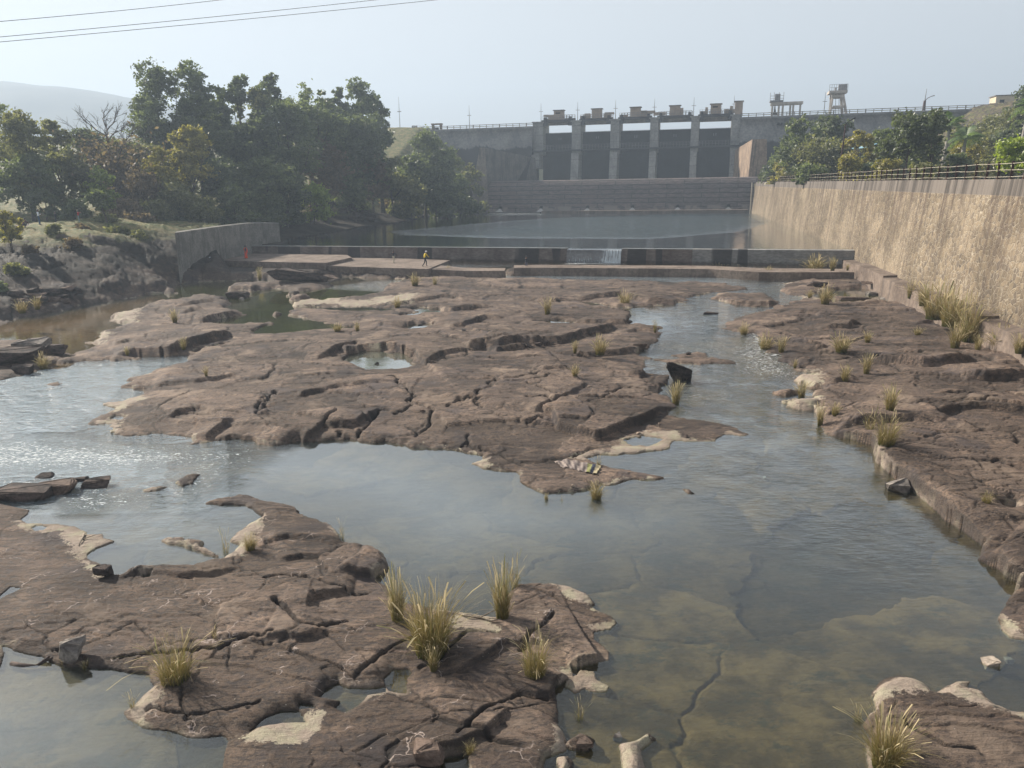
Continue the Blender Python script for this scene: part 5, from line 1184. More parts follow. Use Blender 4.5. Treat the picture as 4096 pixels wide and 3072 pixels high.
def palm(label, px, pyt, pyb, Y, seed):
    r = np.random.default_rng(seed); x, y, z = Q(px, pyt, Y); zb = ground(x, y)-.2; h = z-zb-1.2
    root = thing('palm_tree', label, 'palm tree', (x, y, zb), 0, 'palm trees')
    m = MB(); m.tube([(-.5, 0, 0), (-.35, 0, h*.3), (-.1, 0, h*.75), (0, 0, h)], [.34, .30, .27, .16], 9); m.build('trunk', M_PBARK, root, True)
    V, F = [], []
    for k in range(20):
        a = k*2.399; el = r.uniform(.1, 1.25); L = r.uniform(2.6, 3.4)
        pl = []
        for i in range(9):
            t = i/8; rr = L*t*math.cos(el)*(1-.12*t); zz = h+L*t*math.sin(el)-1.7*t*t*(1.2-el*.4); pl.append(np.array([rr*math.cos(a), rr*math.sin(a), zz]))
        sd_ = np.array([-math.sin(a), math.cos(a), 0])
        for i in range(1, 9):
            for s in (-1, 1):
                for u in (0, .5):
                    p = pl[i-1]*(1-u)+pl[i]*u; dl = (pl[i]-pl[i-1]); dl /= np.linalg.norm(dl); ll = .85*math.sin(math.pi*min(.97, (i-.5+u)/9))+.15
                    tip = p+sd_*s*ll*.8+dl*ll*.45+np.array([0, 0, -ll*.35]); n = len(V); V += [p, p+dl*.16, tip, tip-dl*.02]; F.append((n, n+1, n+2, n+3))
    o = mesh_np('crown', V, F, LEAF['palm'], root); attr(o, 'tint', r.random(len(F)), 'FACE')
palm('pale trunked palm with a feathery crown right of the large dark tree', 3806, 462, 615, 112, 1); palm('second shorter palm on the slope right of the first', 3868, 518, 650, 104, 2); palm('palm crown at the right edge near the dam road', 4120, 400, 500, 118, 3)
x, y, z = Q(1142, 318, 165); 
def poles():
    x, y, z = Q(3383, 497, 106); zb = 8.8; r = thing('terrace_lamp', 'dark tall lamp pole with a short arm among the trees on the terrace', 'lamp post', (x, y, zb)); h = z-zb
    m = MB(); m.tube([(-.35, 0, 0), (-.12, 0, h*.6), (0, 0, h)], [.14, .11, .08], 6); m.build('pole', M_RUST, r); m = MB(); m.tube([(0, 0, h), (.5, 0, h+.45), (1.2, 0, h+.8)], [.06, .05, .09], 5); m.build('lamp_arm', M_DARKST, r)
    x, y, z = Q(3893, 492, 150); zb = ground(x, y)-.2; h = z-zb; r = thing('utility_pole', 'double utility pole with cross arms and insulators on the hillside', 'utility pole', (x, y, zb))
    m = MB(); m.tube([(0, 0, 0), (0, 0, h)], .13, 6); m.build('pole', M_STEEL, r); m = MB(); m.tube([(2.2, 0, 0), (2.2, 0, h-.2)], .13, 6); m.build('pole', M_STEEL, r)
    m = MB(); m.box((-.2, 0, h-.7), (5.6, .2, .2)); 
    for q in (-2.8, -1.9, -1, 0, 1.2, 2.3): m.tube([(q, 0, h-.6), (q, 0, h-.2)], .09, 5)
    m.build('cross_arm', M_DARKST, r)
    # terrace pavilion roof glimpsed in pale blue between the trees
    x, y, z = Q(3468, 565, 125); zb = 8.8; r = thing('garden_kiosk', 'small kiosk with a pale blue sloping roof half hidden by the yellow tree', 'kiosk', (x, y, zb), .4); h = z-zb
    m = MB(); m.raw([(-1.6, -1.4, h-1.1), (1.6, -1.4, h-.3), (1.6, 1.4, h-.3), (-1.6, 1.4, h-1.1), (-1.6, -1.4, h-1.0), (1.6, -1.4, h-.2), (1.6, 1.4, h-.2), (-1.6, 1.4, h-1.0)], [(0, 3, 2, 1), (4, 5, 6, 7), (0, 1, 5, 4), (1, 2, 6, 5), (2, 3, 7, 6), (3, 0, 4, 7)]); m.build('roof', plain('pale_blue_sheet', (.25, .45, .55), .5, .1), r)
    for a, b in ((-1.4, -1.2), (1.4, -1.2), (-1.4, 1.2), (1.4, 1.2)):
        m = MB(); m.tube([(a, b, 0), (a, b, h-.9+a*.25)], .08, 5); m.build('post', M_STEEL, r)
poles()

# distant hill and its ridge trees
def hills():
    nx, ny = 150, 60; us = np.linspace(-1.3, .35, nx); ys = np.linspace(620, 1900, ny)
    ridge_px = [(-1500, 330), (-600, 322), (-200, 328), (0, 338), (60, 342), (160, 356), (230, 360), (330, 372), (400, 382), (500, 402), (620, 420), (900, 470), (1300, 545), (1700, 640), (2200, 742), (4000, 760)]
    rx = [Q(a, b, 1450)[0]/1450 for a, b in ridge_px]; rz = [Q(a, b, 1450)[2] for a, b in ridge_px]
    U, Yv = np.meshgrid(us, ys); rdg = np.interp(U, rx, rz); prof = sstep(640, 1450, Yv)**.9*np.where(Yv > 1450, 1-.00025*(Yv-1450), 1)
    X = U*Yv; Z = rdg*prof+(fbm(X/120, Yv/120, 5, 201)-.5)*30*prof*(1-sstep(1200, 1400, Yv)*.93)
    i = np.arange(nx*ny).reshape(ny, nx); F = np.stack([i[:-1, :-1], i[:-1, 1:], i[1:, 1:], i[1:, :-1]], -1).reshape(-1, 4)
    o = mesh_np('hills', np.stack([X, Yv, Z], -1).reshape(-1, 3), F, M_HILL, smooth=True); tag(o, kind='structure')
    for k, (px, py, w_, lab) in enumerate([(10, 338, 26, 'first'), (32, 341, 30, 'second'), (62, 345, 34, 'third'), (84, 353, 18, 'fourth'), (134, 356, 18, 'fifth'), (167, 361, 14, 'sixth'), (188, 364, 14, 'seventh'), (233, 370, 20, 'eighth'), (300, 384, 14, 'ninth'), (372, 392, 14, 'tenth'), (455, 400, 14, 'eleventh')]):
        x, y, z = Q(px, py-9, 1452); zb = Q(px, py+3, 1452)[2]-2
        make_tree('ridge_tree', lab+' small tree from the left on the distant hill ridge', x, y, z+1.5, w_/FPX*1450, LEAF['dark'], 900+k, base_z=zb, leaf=2.4, n=160, style='round', group='trees on the distant ridge')
    # valley floor beyond the grid
    g = MB(); g.raw([(-2600, 440, 6.5), (2600, 440, 6.5), (2600, 2400, 6.5), (-2600, 2400, 6.5)], [(0, 1, 2, 3)]); tag(g.build('ground', M_HILL), kind='structure')
def mh():
    a = N('hill_scrub'); p = a.pos(); n = a.noise(p, .02, 8, .65); c = a.mix(a.ramp(n, .35, .65), (.018, .032, .035), (.05, .06, .05)); return a.done(a.pbr(c, .95))
M_HILL = mh(); hills()

# grass tufts
def tuft_mesh(name, seed, n=260, hgt=1.0, spread=.45, droop=.35, heads=.15, w0=.0026):
    r = np.random.default_rng(seed); V, F, Tn, Va = [], [], [], []
    for i in range(n):
        a = r.random()*2*math.pi; r0 = spread*.28*r.random()**.5; L = hgt*(.25+.75*r.random()**1.7); out = min(abs(r.normal()), 1.7)*.55*spread*(L/hgt)**.7
        bx, by = r0*math.cos(a), r0*math.sin(a); ga = a+r.normal()*.9; dx, dy = math.cos(ga), math.sin(ga); wv = r.uniform(.7, 1.3)*w0; px, py = -dy, dx; fa = r.random()*math.pi; px, py = math.cos(fa), math.sin(fa)
        hd = r.random() < heads; K_ = 6; n0 = len(V); va = r.random()
        for k in range(K_+1):
            t = k/K_; o = out*1.25*t**1.9; z = L*(t-droop*.9*t**3*(out/spread)); ww = wv*(1-t*.85)
            if hd and t > .8: ww = wv*2.4
            V += [(bx+dx*o-px*ww, by+dy*o-py*ww, z-.03), (bx+dx*o+px*ww, by+dy*o+py*ww, z-.03)]; 
            tt = t*.75+.1+(.3 if hd and t > .8 else 0); Tn += [tt, tt]; Va += [va, va]
        for k in range(K_): b = n0+2*k; F.append((b, b+1, b+3, b+2))
    me_o = mesh_np(name, V, F, M_GRASS); attr(me_o, 'tint', Tn); attr(me_o, 'vary', Va); me = me_o.data; bpy.data.objects.remove(me_o); return me
TUFT = [tuft_mesh('grass_tuft', 1, 1000, 1.0, .50, .4, .12), tuft_mesh('grass_tuft', 2, 700, 1.0, .30, .2, .20), tuft_mesh('grass_tuft', 3, 600, 1.0, .62, .6, .08), tuft_mesh('grass_tuft', 4, 70, 1.0, .35, .2, .3, .003)]
TFAR = [tuft_mesh('grass_tuft', 11, 480, 1.0, .50, .4, .25, .0036), tuft_mesh('grass_tuft', 12, 380, 1.0, .34, .2, .2, .0036)]
def GR(px, py, hpx, kind, label, wide=1.0, far=None):
    """tuft with its foot at source pixel (px, py), hpx high in the photo"""
    x, y = P(px, py, .12); 
    for _ in range(3):
        z = max(ground(x, y), -.06); x, y = P(px, py, z)
    d = math.hypot(y, H); h = hpx/FPX*d*1.08
    far = y > 28 if far is None else far
    me = (TFAR if far else TUFT)[kind % (2 if far else 4)]
    o = bpy.data.objects.new('grass_tuft', me); C.objects.link(o); o.location = (x, y, z-.02); o.rotation_euler = (0, 0, random.random()*6.28); o.scale = (h*wide, h*wide, h)
    tag(o, label, 'grass tuft', 'grass tufts growing from the rock')
S_ = lambda v: v
for g in [
 (700, 2715, 215, 2, 'bushy olive grass tuft with a strong shadow in the lower left rock', 1.25), (1590, 2480, 230, 1, 'upright narrow grass tuft left of the biggest tuft by the shore', .95), (1725, 2600, 290, 0, 'biggest golden grass tuft in the middle of the lower rock', 1.35), (1735, 2680, 110, 1, 'short green shoots in front of the biggest tuft', 1.2),
 (2010, 2470, 250, 1, 'tall golden tuft with seed stalks at the end of the lower shore', 1.0), (2060, 2350, 180, 3, 'wispy seed stalks rising beside the tall golden tuft', .8), (2140, 2695, 220, 2, 'loose pale tuft on the rock tip at centre bottom', .9), (3545, 3060, 250, 0, 'large pale dry tuft on the rock in the lower right corner', 1.2), (3430, 2890, 100, 3, 'thin tuft left of the large pale tuft at lower right', 1.2),
 (265, 2665, 50, 2, 'tiny tuft at the foot of the square grey stone', 1.3), (345, 2680, 50, 1, 'tiny tuft in the water right of the square grey stone', 1.4), (530, 2830, 80, 3, 'sparse thin tuft on the rim above the lower left pool', 1), (1003, 2200, 80, 0, 'small tuft on the inlet rim in the left rocks', 1.2), (905, 2220, 130, 3, 'bare thin stalks standing in the small inlet', .7), (1370, 2165, 120, 3, 'few dry stalks at the water edge of the lower left rock', .6),
 (2385, 2000, 90, 0, 'dark green tuft in the shallows below the laundry', 1.2), (2185, 2005, 40, 1, 'tiny tuft in water left of the laundry tuft', 1.2), (2247, 2010, 35, 3, 'small dark sprig in the water between two tufts', 1.2), (2395, 1860, 60, 3, 'thin tuft behind the laundry', 1.2), (2703, 1620, 120, 1, 'golden tuft with seed heads under the dark boulder', 1.0),
 (2400, 1415, 85, 0, 'bright grass tuft on the ledge in the centre right of the island', 1.3), (2300, 1410, 60, 1, 'small tuft just left of the bright ledge tuft', 1.0), (2300, 1505, 60, 2, 'small tuft in a hole of the island right half', 1.0), (2620, 1330, 60, 1, 'narrow tuft at the right tip of the island', .7), (2500, 1225, 75, 0, 'tuft at the small brown inlet in the rock', 1.2), (2190, 1255, 80, 1, 'dry tuft on the upper island left of the round puddle', 1.2),
 (1590, 1230, 50, 0, 'green tuft between the two rock fingers', 1.2), (1660, 1140, 55, 0, 'tuft below the lower apron corner', 1.3), (1740, 1140, 40, 1, 'smaller tuft right of the tuft below the apron', 1.3), (1040, 1120, 60, 1, 'green tuft on the left of the dark block under the apron', .9), (1790, 1095, 40, 1, 'little tuft on the sill near the walking people', 1), (700, 1290, 65, 1, 'yellow tuft on the slab in the upper left', 1.2), (735, 1395, 55, 3, 'dry wisp on the dark edge of the upper left slab', 1.2), (510, 1420, 45, 1, 'wisp left on the dark edge of the upper left slab', 1), (1350, 1325, 40, 0, 'low brown tuft by the green pool', 1.8), (1430, 1325, 45, 1, 'brown bush tuft right of the low brown one', 1.2), (175, 1480, 80, 0, 'yellowish tuft on the dark rock at the left edge', 1.0), (90, 1250, 60, 0, 'yellow tuft on the rocks at the upper left edge', 1.3), (150, 1235, 60, 1, 'yellow green tuft right of the upper left edge tuft', 1.4), (825, 1505, 50, 3, 'tiny wisp in a crack of the island left half', 1),
 (3300, 1215, 90, 0, 'bright green bushy tuft by the green puddle on the right', 1.1), (3260, 1085, 75, 0, 'wide golden tuft in front of the right end of the weir', 1.9), (3330, 1080, 60, 1, 'golden tuft right of the wide one at the weir', 1.2), (3075, 1095, 35, 0, 'low tuft on the sill right of the cascade', 1.4), (2870, 1090, 45, 0, 'wide low tuft on the sill', 2.0), (3640, 1190, 80, 1, 'pale tuft against the wall footing', 1.1), (3740, 1270, 170, 0, 'tall pale tuft along the wall footing, farthest of the big group', 1.3), (3800, 1300, 165, 0, 'tall dense tuft in the middle of the big group at the wall', 1.2), (3870, 1360, 200, 0, 'biggest yellow tuft at the front of the group at the wall', 1.0), (3820, 1390, 120, 1, 'dry tuft left in front of the wall group', 1.2), (3910, 1405, 80, 1, 'small dry tuft in front of the wall group', 1), (4000, 1395, 110, 0, 'spreading dry tuft near the right edge by the wall', 1.6), (4075, 1410, 90, 1, 'dry tuft at the right edge by the wall', 1.4), (3690, 1220, 100, 1, 'thin pale tuft between the footing tuft and the big group', 1.2),
 (3060, 1400, 80, 0, 'dry tuft on the right shore by the rapids', 1.4), (3125, 1410, 80, 1, 'reddish dry tuft right of the shore tuft by the rapids', 1.2), (3365, 1405, 85, 0, 'wide golden green tuft in the middle of the right rocks', 1.6), (3470, 1370, 55, 1, 'low tuft right of the wide golden green one', 1.5), (2975, 1340, 60, 0, 'green tuft at the tip of the right shore', 1.2), (3465, 1495, 100, 3, 'slender stalks tuft on the right rocks', 1.0), (3670, 1340, 40, 0, 'low green tuft under a ledge on the right rocks', 1.6), (3205, 1590, 80, 1, 'thin dry tuft on the pale shelf of the right shore', 1.3), (3380, 1525, 80, 3, 'pale sprig tuft in the right rocks above the ledge', 1.2), (3560, 1640, 120, 1, 'bright tuft in the dark hollow of the right rocks', 1.2), (3545, 1775, 160, 2, 'wide pale tuft leaning over the ledge of the right bank', 1.0), (3480, 1720, 110, 3, 'grey thin tuft left of the leaning pale tuft', 1.4), (3280, 1700, 110, 1, 'brown tuft at the corner of the right bank', .8), (3340, 1660, 60, 3, 'thin dry sprigs behind the corner tuft', 1.6), (3945, 2010, 60, 2, 'small pale tuft alone on the right slab', 1.2), (3240, 1190, 35, 0, 'green patch tuft on the rock hump at the right', 1.2), (3180, 1470, 40, 1, 'small sprout by the pale shelf', 1.2), (3390, 1080, 30, 1, 'small sprout near the wall corner', 1.2), (2320, 2880, 110, 3, 'straggly tuft growing in the shallow water at bottom centre', 1.0), (1880, 3010, 60, 2, 'small green sprout in a crack at the bottom', 1.0), (860, 2550, 70, 3, 'few dry blades right of the bushy olive tuft', 1.0)]:
    GR(*g)
# ------------------------------------------------------------------ loose stones
def hit(px, py, z0=-.1):
    r = ray(px, py); t = 8.0
    while t < 420:
        x, y, z = r[0]*t, r[1]*t, H+r[2]*t
        if z <= max(ground(x, y), z0): break
        t *= 1.004
    return x, y, max(ground(x, y), z0)
def rock(px, py, wpx, hpx, label, mat=None, flat=.8, seed=None, name='boulder', yaw=0.0, tilt=0.0, group='loose stones in the river', n=16, sink=.25, boxy=.6):
    """angular block standing at source pixel (px, py), wpx wide and hpx high in the photo"""
    import bmesh
    r = np.random.default_rng(seed if seed is not None else int(px*3+py)); x, y, z = hit(px, py); d = math.hypot(y, H-z); W = wpx/FPX*d*.5; Hh = hpx/FPX*d*.95
    bm = bmesh.new(); q = r.uniform(-1, 1, (n, 3)); q = np.sign(q)*np.abs(q)**boxy
    nn = np.linalg.norm(q, axis=1).max()
    for v in q: bm.verts.new((v[0]*W, v[1]*W*flat, (v[2]*.5+.5)*Hh*(1+sink)-sink*Hh))
    bmesh.ops.convex_hull(bm, input=bm.verts); loose = [v for v in bm.verts if not v.link_faces]; bmesh.ops.delete(bm, geom=loose, context='VERTS')
    bmesh.ops.bevel(bm, geom=bm.edges[:], offset=min(W, Hh)*.10, segments=2, affect='EDGES', profile=.6, clamp_overlap=True)
    bmesh.ops.triangulate(bm, faces=bm.faces[:]); bmesh.ops.subdivide_edges(bm, edges=bm.edges[:], cuts=1)
    for v in bm.verts: v.co += v.normal*float(r.normal())*min(W, Hh)*.03
    me = bpy.data.meshes.new(name); bm.to_mesh(me); bm.free()
    o = link_mesh(name, me, mat or M_BOULD); o.location = (x, y+W*flat*.6, z); o.rotation_euler = (tilt, random.uniform(-.1, .1), yaw)
    return tag(o, label, 'rock', group)
M_BLK = make_boulder("black_basalt", (.018, .016, .016), (.06, .048, .042))
M_PALE2 = make_boulder("grey_stone", (.15, .13, .12), (.28, .25, .22))
for a in [
 (2716, 1530, 112, 92, 'big dark rounded boulder leaning at the edge of the right stream', M_BLK, .7), (278, 2655, 100, 84, 'square grey stone on the shore of the lower left pool', M_PALE2, .8),
 (60, 2018, 250, 60, 'long dark slab lying at the left edge in the rapids', M_BOULD, .6), (225, 1985, 190, 55, 'brown tilted slab on top of the long slab in the rapids', M_BOULD2, .6), (168, 1925, 90, 30, 'small dark block behind the tilted slab in the rapids', M_BOULD, .7), (385, 1962, 120, 50, 'nearly black block right of the tilted slab in the rapids', M_BOULD, .6), (305, 1935, 90, 26, 'thin black slab reaching towards the black block', M_BOULD, .5),
 (110, 1402, 130, 46, 'greenish grey block on the dark rock at the left edge', M_PALE2, .8), (205, 1420, 110, 40, 'dark block at the right end of the left edge rock', M_BOULD, .8), (40, 1460, 200, 60, 'big dark rounded rock at the left edge by the brown pool', M_BOULD, .6), (85, 1495, 90, 40, 'dark lower block in front of the left edge rock', M_BOULD, .7),
 (1190, 1128, 250, 52, 'long dark block of bedrock under the apron corner', M_BOULD, .35), (945, 1196, 100, 30, 'dark angular rock alone in the green pool', M_BOULD, .5), (965, 1205, 30, 14, 'tiny grey stone in front of the dark angular pool rock', M_PALE2, .8), (1330, 1118, 90, 20, 'low flat brown rock right of the long dark block', M_BOULD2, .5),
 (2662, 969, 74, 20, 'pale topped rock island in the upper pool', M_PALE2, .6), (2580, 973, 76, 11, 'low ragged rocks left of the pale rock island in the upper pool', M_BOULD, .5), (3198, 991, 44, 24, 'dark rock in the brown corner of the upper pool', M_BOULD, .7), (3247, 974, 28, 17, 'smaller dark rock right of the other one in the pool corner', M_BOULD, .7), (3010, 944, 110, 5, 'low drift of stones near the wall in the upper pool', M_BOULD, .4), (2495, 978, 16, 5, 'tiny rock in the upper pool left of the ragged rocks', M_BOULD, .8),
 (3182, 1050, 54, 26, 'dark triangular stone leaning on the right part of the weir', M_BOULD, .7), (3030, 1048, 32, 15, 'small dark stone at the foot of the grey weir part', M_BOULD, .7),
 (2846, 1264, 64, 14, 'flat rectangular stone in the middle of the right stream', M_BOULD, .5), (3605, 1982, 105, 54, 'grey flat topped boulder against the right bank ledge', M_PALE2, .7), (3415, 1206, 130, 18, 'long slab lying in the green puddle', M_BOULD2, .35), (3498, 1186, 66, 18, 'pale topped slab at the right of the green puddle', M_PALE2, .5), (3498, 1158, 104, 9, 'thin flat slab behind the green puddle', M_BOULD2, .4), (3545, 1200, 40, 10, 'small pale stone by the green puddle', M_PALE2, .7),
 (3972, 2684, 66, 40, 'pale stone in the brown shallows at lower right', M_PALE, .7), (4040, 2660, 34, 20, 'small grey stone beside the pale stone at lower right', M_PALE2, .8), (2118, 1392, 38, 18, 'black stone under the long ledge, leftmost of three', M_BOULD, .8), (2152, 1388, 32, 16, 'black stone under the long ledge, middle of three', M_BOULD, .8), (2186, 1386, 24, 22, 'pointed black stone under the long ledge, rightmost of three', M_BOULD, .8),
 (1686, 1648, 24, 12, 'small loose stone on the flat slab right of the long crack', M_BOULD2, .8), (1856, 1328, 24, 12, 'small stone below the split slab of the upper island', M_PALE2, .8), (2358, 1550, 16, 9, 'tiny white stone on the slab near the hole with grass', M_PALE, .9), (2556, 1742, 20, 12, 'tiny yellowish stone on the pale shelf by the small puddle', M_PALE, .9), (2744, 1754, 18, 12, 'small dark stone on the pale shelf right of the puddle', M_BOULD, .9), (2291, 1950, 14, 9, 'tiny pale stone on the slab below the laundry', M_PALE, .9), (2638, 1702, 10, 8, 'tiny round white pebble at the foot of the big ledge', M_PALE, 1),
 (1503, 1466, 24, 18, 'black stone standing in the pale round puddle', M_BOULD, .8), (1585, 1437, 16, 7, 'flat pale stone near the back of the round puddle', M_PALE2, .8), (1680, 1307, 16, 10, 'tiny black stone in the second small puddle', M_BOULD, .8), (405, 2315, 78, 44, 'dark stone with a wet face on the rim of the inlet at left', M_BOULD, .7), (1715, 3068, 125, 96, 'squat brown boulder in a hollow at the bottom of the photo', M_BOULD2, .8), (2470, 2965, 40, 24, 'grey stone in the shallows right of the bottom rock', M_PALE2, .8), (2335, 2990, 70, 26, 'brown stone half under water at bottom centre', M_BOULD2, .7), (3280, 1150, 90, 22, 'low dark boulder on the rock hump at the right', M_BOULD, .5),
 (2755, 1420, 26, 9, 'small dark stone in the rapids', M_BOULD, .8), (2560, 1395, 60, 14, 'flat brown stone where the stream narrows', M_BOULD2, .5)]:
    rock(*a)
for k, (px, py, w_) in enumerate([(3452, 1078, 26), (3470, 1088, 22), (3488, 1082, 24), (3478, 1100, 20), (3462, 1106, 24), (3496, 1098, 18), (3510, 1108, 22)]):
    rock(px, py, w_, w_*.5, 'angular rubble stone piled at the corner of the weir and the wall footing', M_BOULD2, .9, group='rubble at the weir corner')
rg = np.random.default_rng(44)
for k in range(22):
    t = k/21; px = 1370+t*120+rg.normal()*22; py = 836+t*38+rg.normal()*12
    rock(px, py, rg.uniform(22, 44), rg.uniform(11, 20), 'dark broken rock tumbled down the left bank above the upper pool', M_BOULD, .8, seed=500+k, group='dark rocks tumbled on the bank')
for k in range(16):
    px = 30+rg.random()*260; py = 1175+rg.random()*60-px*.08
    rock(px, py, rg.uniform(40, 90), rg.uniform(12, 26), 'flat dark rock on the stony shore at the left edge', M_BOULD if k % 2 else M_BOULD2, .7, seed=600+k, group='flat rocks on the left shore')
# ------------------------------------------------------------------ laundry, driftwood
def laundry():
    a = N('striped_cloth'); p = a.at('u'); fr = a.math('FRACT', a.math('MULTIPLY', p, 9.0)); base = a.mix(a.ramp(fr, .45, .55), (.30, .25, .22), (.19, .155, .145))
    v = a.at('u'); col = a.mix(a.ramp(v, .70, .72), base, (.22, .22, .09)); col = a.mix(a.ramp(v, .80, .82), col, (.04, .045, .07)); col = a.mix(a.ramp(v, .88, .90), col, (.36, .31, .20))
    m = a.done(a.pbr(col, .9))
    c = [hit(2216, 1852), hit(2408, 1866), hit(2428, 1880), hit(2385, 1906), hit(2330, 1902), hit(2250, 1874)]
    A, B, C_, D = np.array(c[0]), np.array(c[1]), np.array(c[3]), np.array(c[5]); n, k = 60, 14; V = []; U = []
    for i in range(n):
        for j in range(k):
            s, t = i/(n-1), j/(k-1); top = A*(1-s)+B*s; bot = D*(1-s)+C_*s; q = top*(1-t)+bot*t
            z = ground(q[0], q[1])+.035+.03*math.sin(t*22+s*5)+.02*math.sin(s*30+t*4); V.append((q[0], q[1], z)); U.append(s)
    F = [(i*k+j, i*k+j+1, (i+1)*k+j+1, (i+1)*k+j) for i in range(n-1) for j in range(k-1)]
    o = mesh_np('laundry_cloth', V, F, m, smooth=True); attr(o, 'u', U); so_ = o.modifiers.new('thick', 'SOLIDIFY'); so_.thickness = .012; tag(o, 'striped cloth laid out to dry on the rock tongue above the water', 'cloth')
laundry()
M_DRIFT = make_boulder('driftwood', (.20, .16, .12), (.38, .33, .27), 3)
def drift(name, label, pp, rad, mt=None):
    P3 = [hit(*q) for q in pp]; m = MB(); n = len(P3); m.tube([(x, y, z+rad*1.2+.02*math.sin(i*2)) for i, (x, y, z) in enumerate(P3)], [rad*(1-.6*i/(n-1)) for i in range(n)], 7)
    q = P3[n//2]; m.tube([(q[0], q[1], q[2]+rad), (q[0]+.25, q[1]+.15, q[2]+rad*2.5), (q[0]+.4, q[1]+.3, q[2]+rad*2)], [rad*.5, rad*.35, rad*.1], 5); tag(m.build(name, mt or M_DRIFT, None, True), label, 'driftwood')
drift('driftwood', 'bleached driftwood branch at the shore right of the biggest tuft', [(1838, 2462), (1870, 2475), (1920, 2478), (1965, 2490), (2005, 2488)], .03)
drift('driftwood', 'small forked pale branch on the left rock near the inlet', [(338, 2140), (330, 2162), (316, 2188)], .03)
drift('driftwood', 'dark broken log lying in the lower left pool', [(50, 2670), (95, 2682), (150, 2676), (205, 2660)], .06, M_BOULD)
def litter(px, py, s, col, label):
    x, y, z = hit(px, py); m = MB(); M = Matrix.Rotation(.5, 3, 'X'); m.box((x, y, z+s*.3), (s, s*.7, s*.35), .6, (.7, .6), M); tag(m.build('plastic_scrap', plain('litter_paint', col, .5, .1)), label, 'scrap', 'bits of litter')
litter(3019, 1049, .20, (.6, .08, .10), 'red scrap of litter at the foot of the weir'); litter(3180, 1052, .16, (.7, .7, .68), 'white scrap of litter by the dark triangular stone'); litter(840, 1032, .20, (.7, .75, .8), 'white plastic scrap left of the woman in red'); litter(3058, 1915, .10, (.85, .85, .85), 'white scrap floating on the right part of the river')

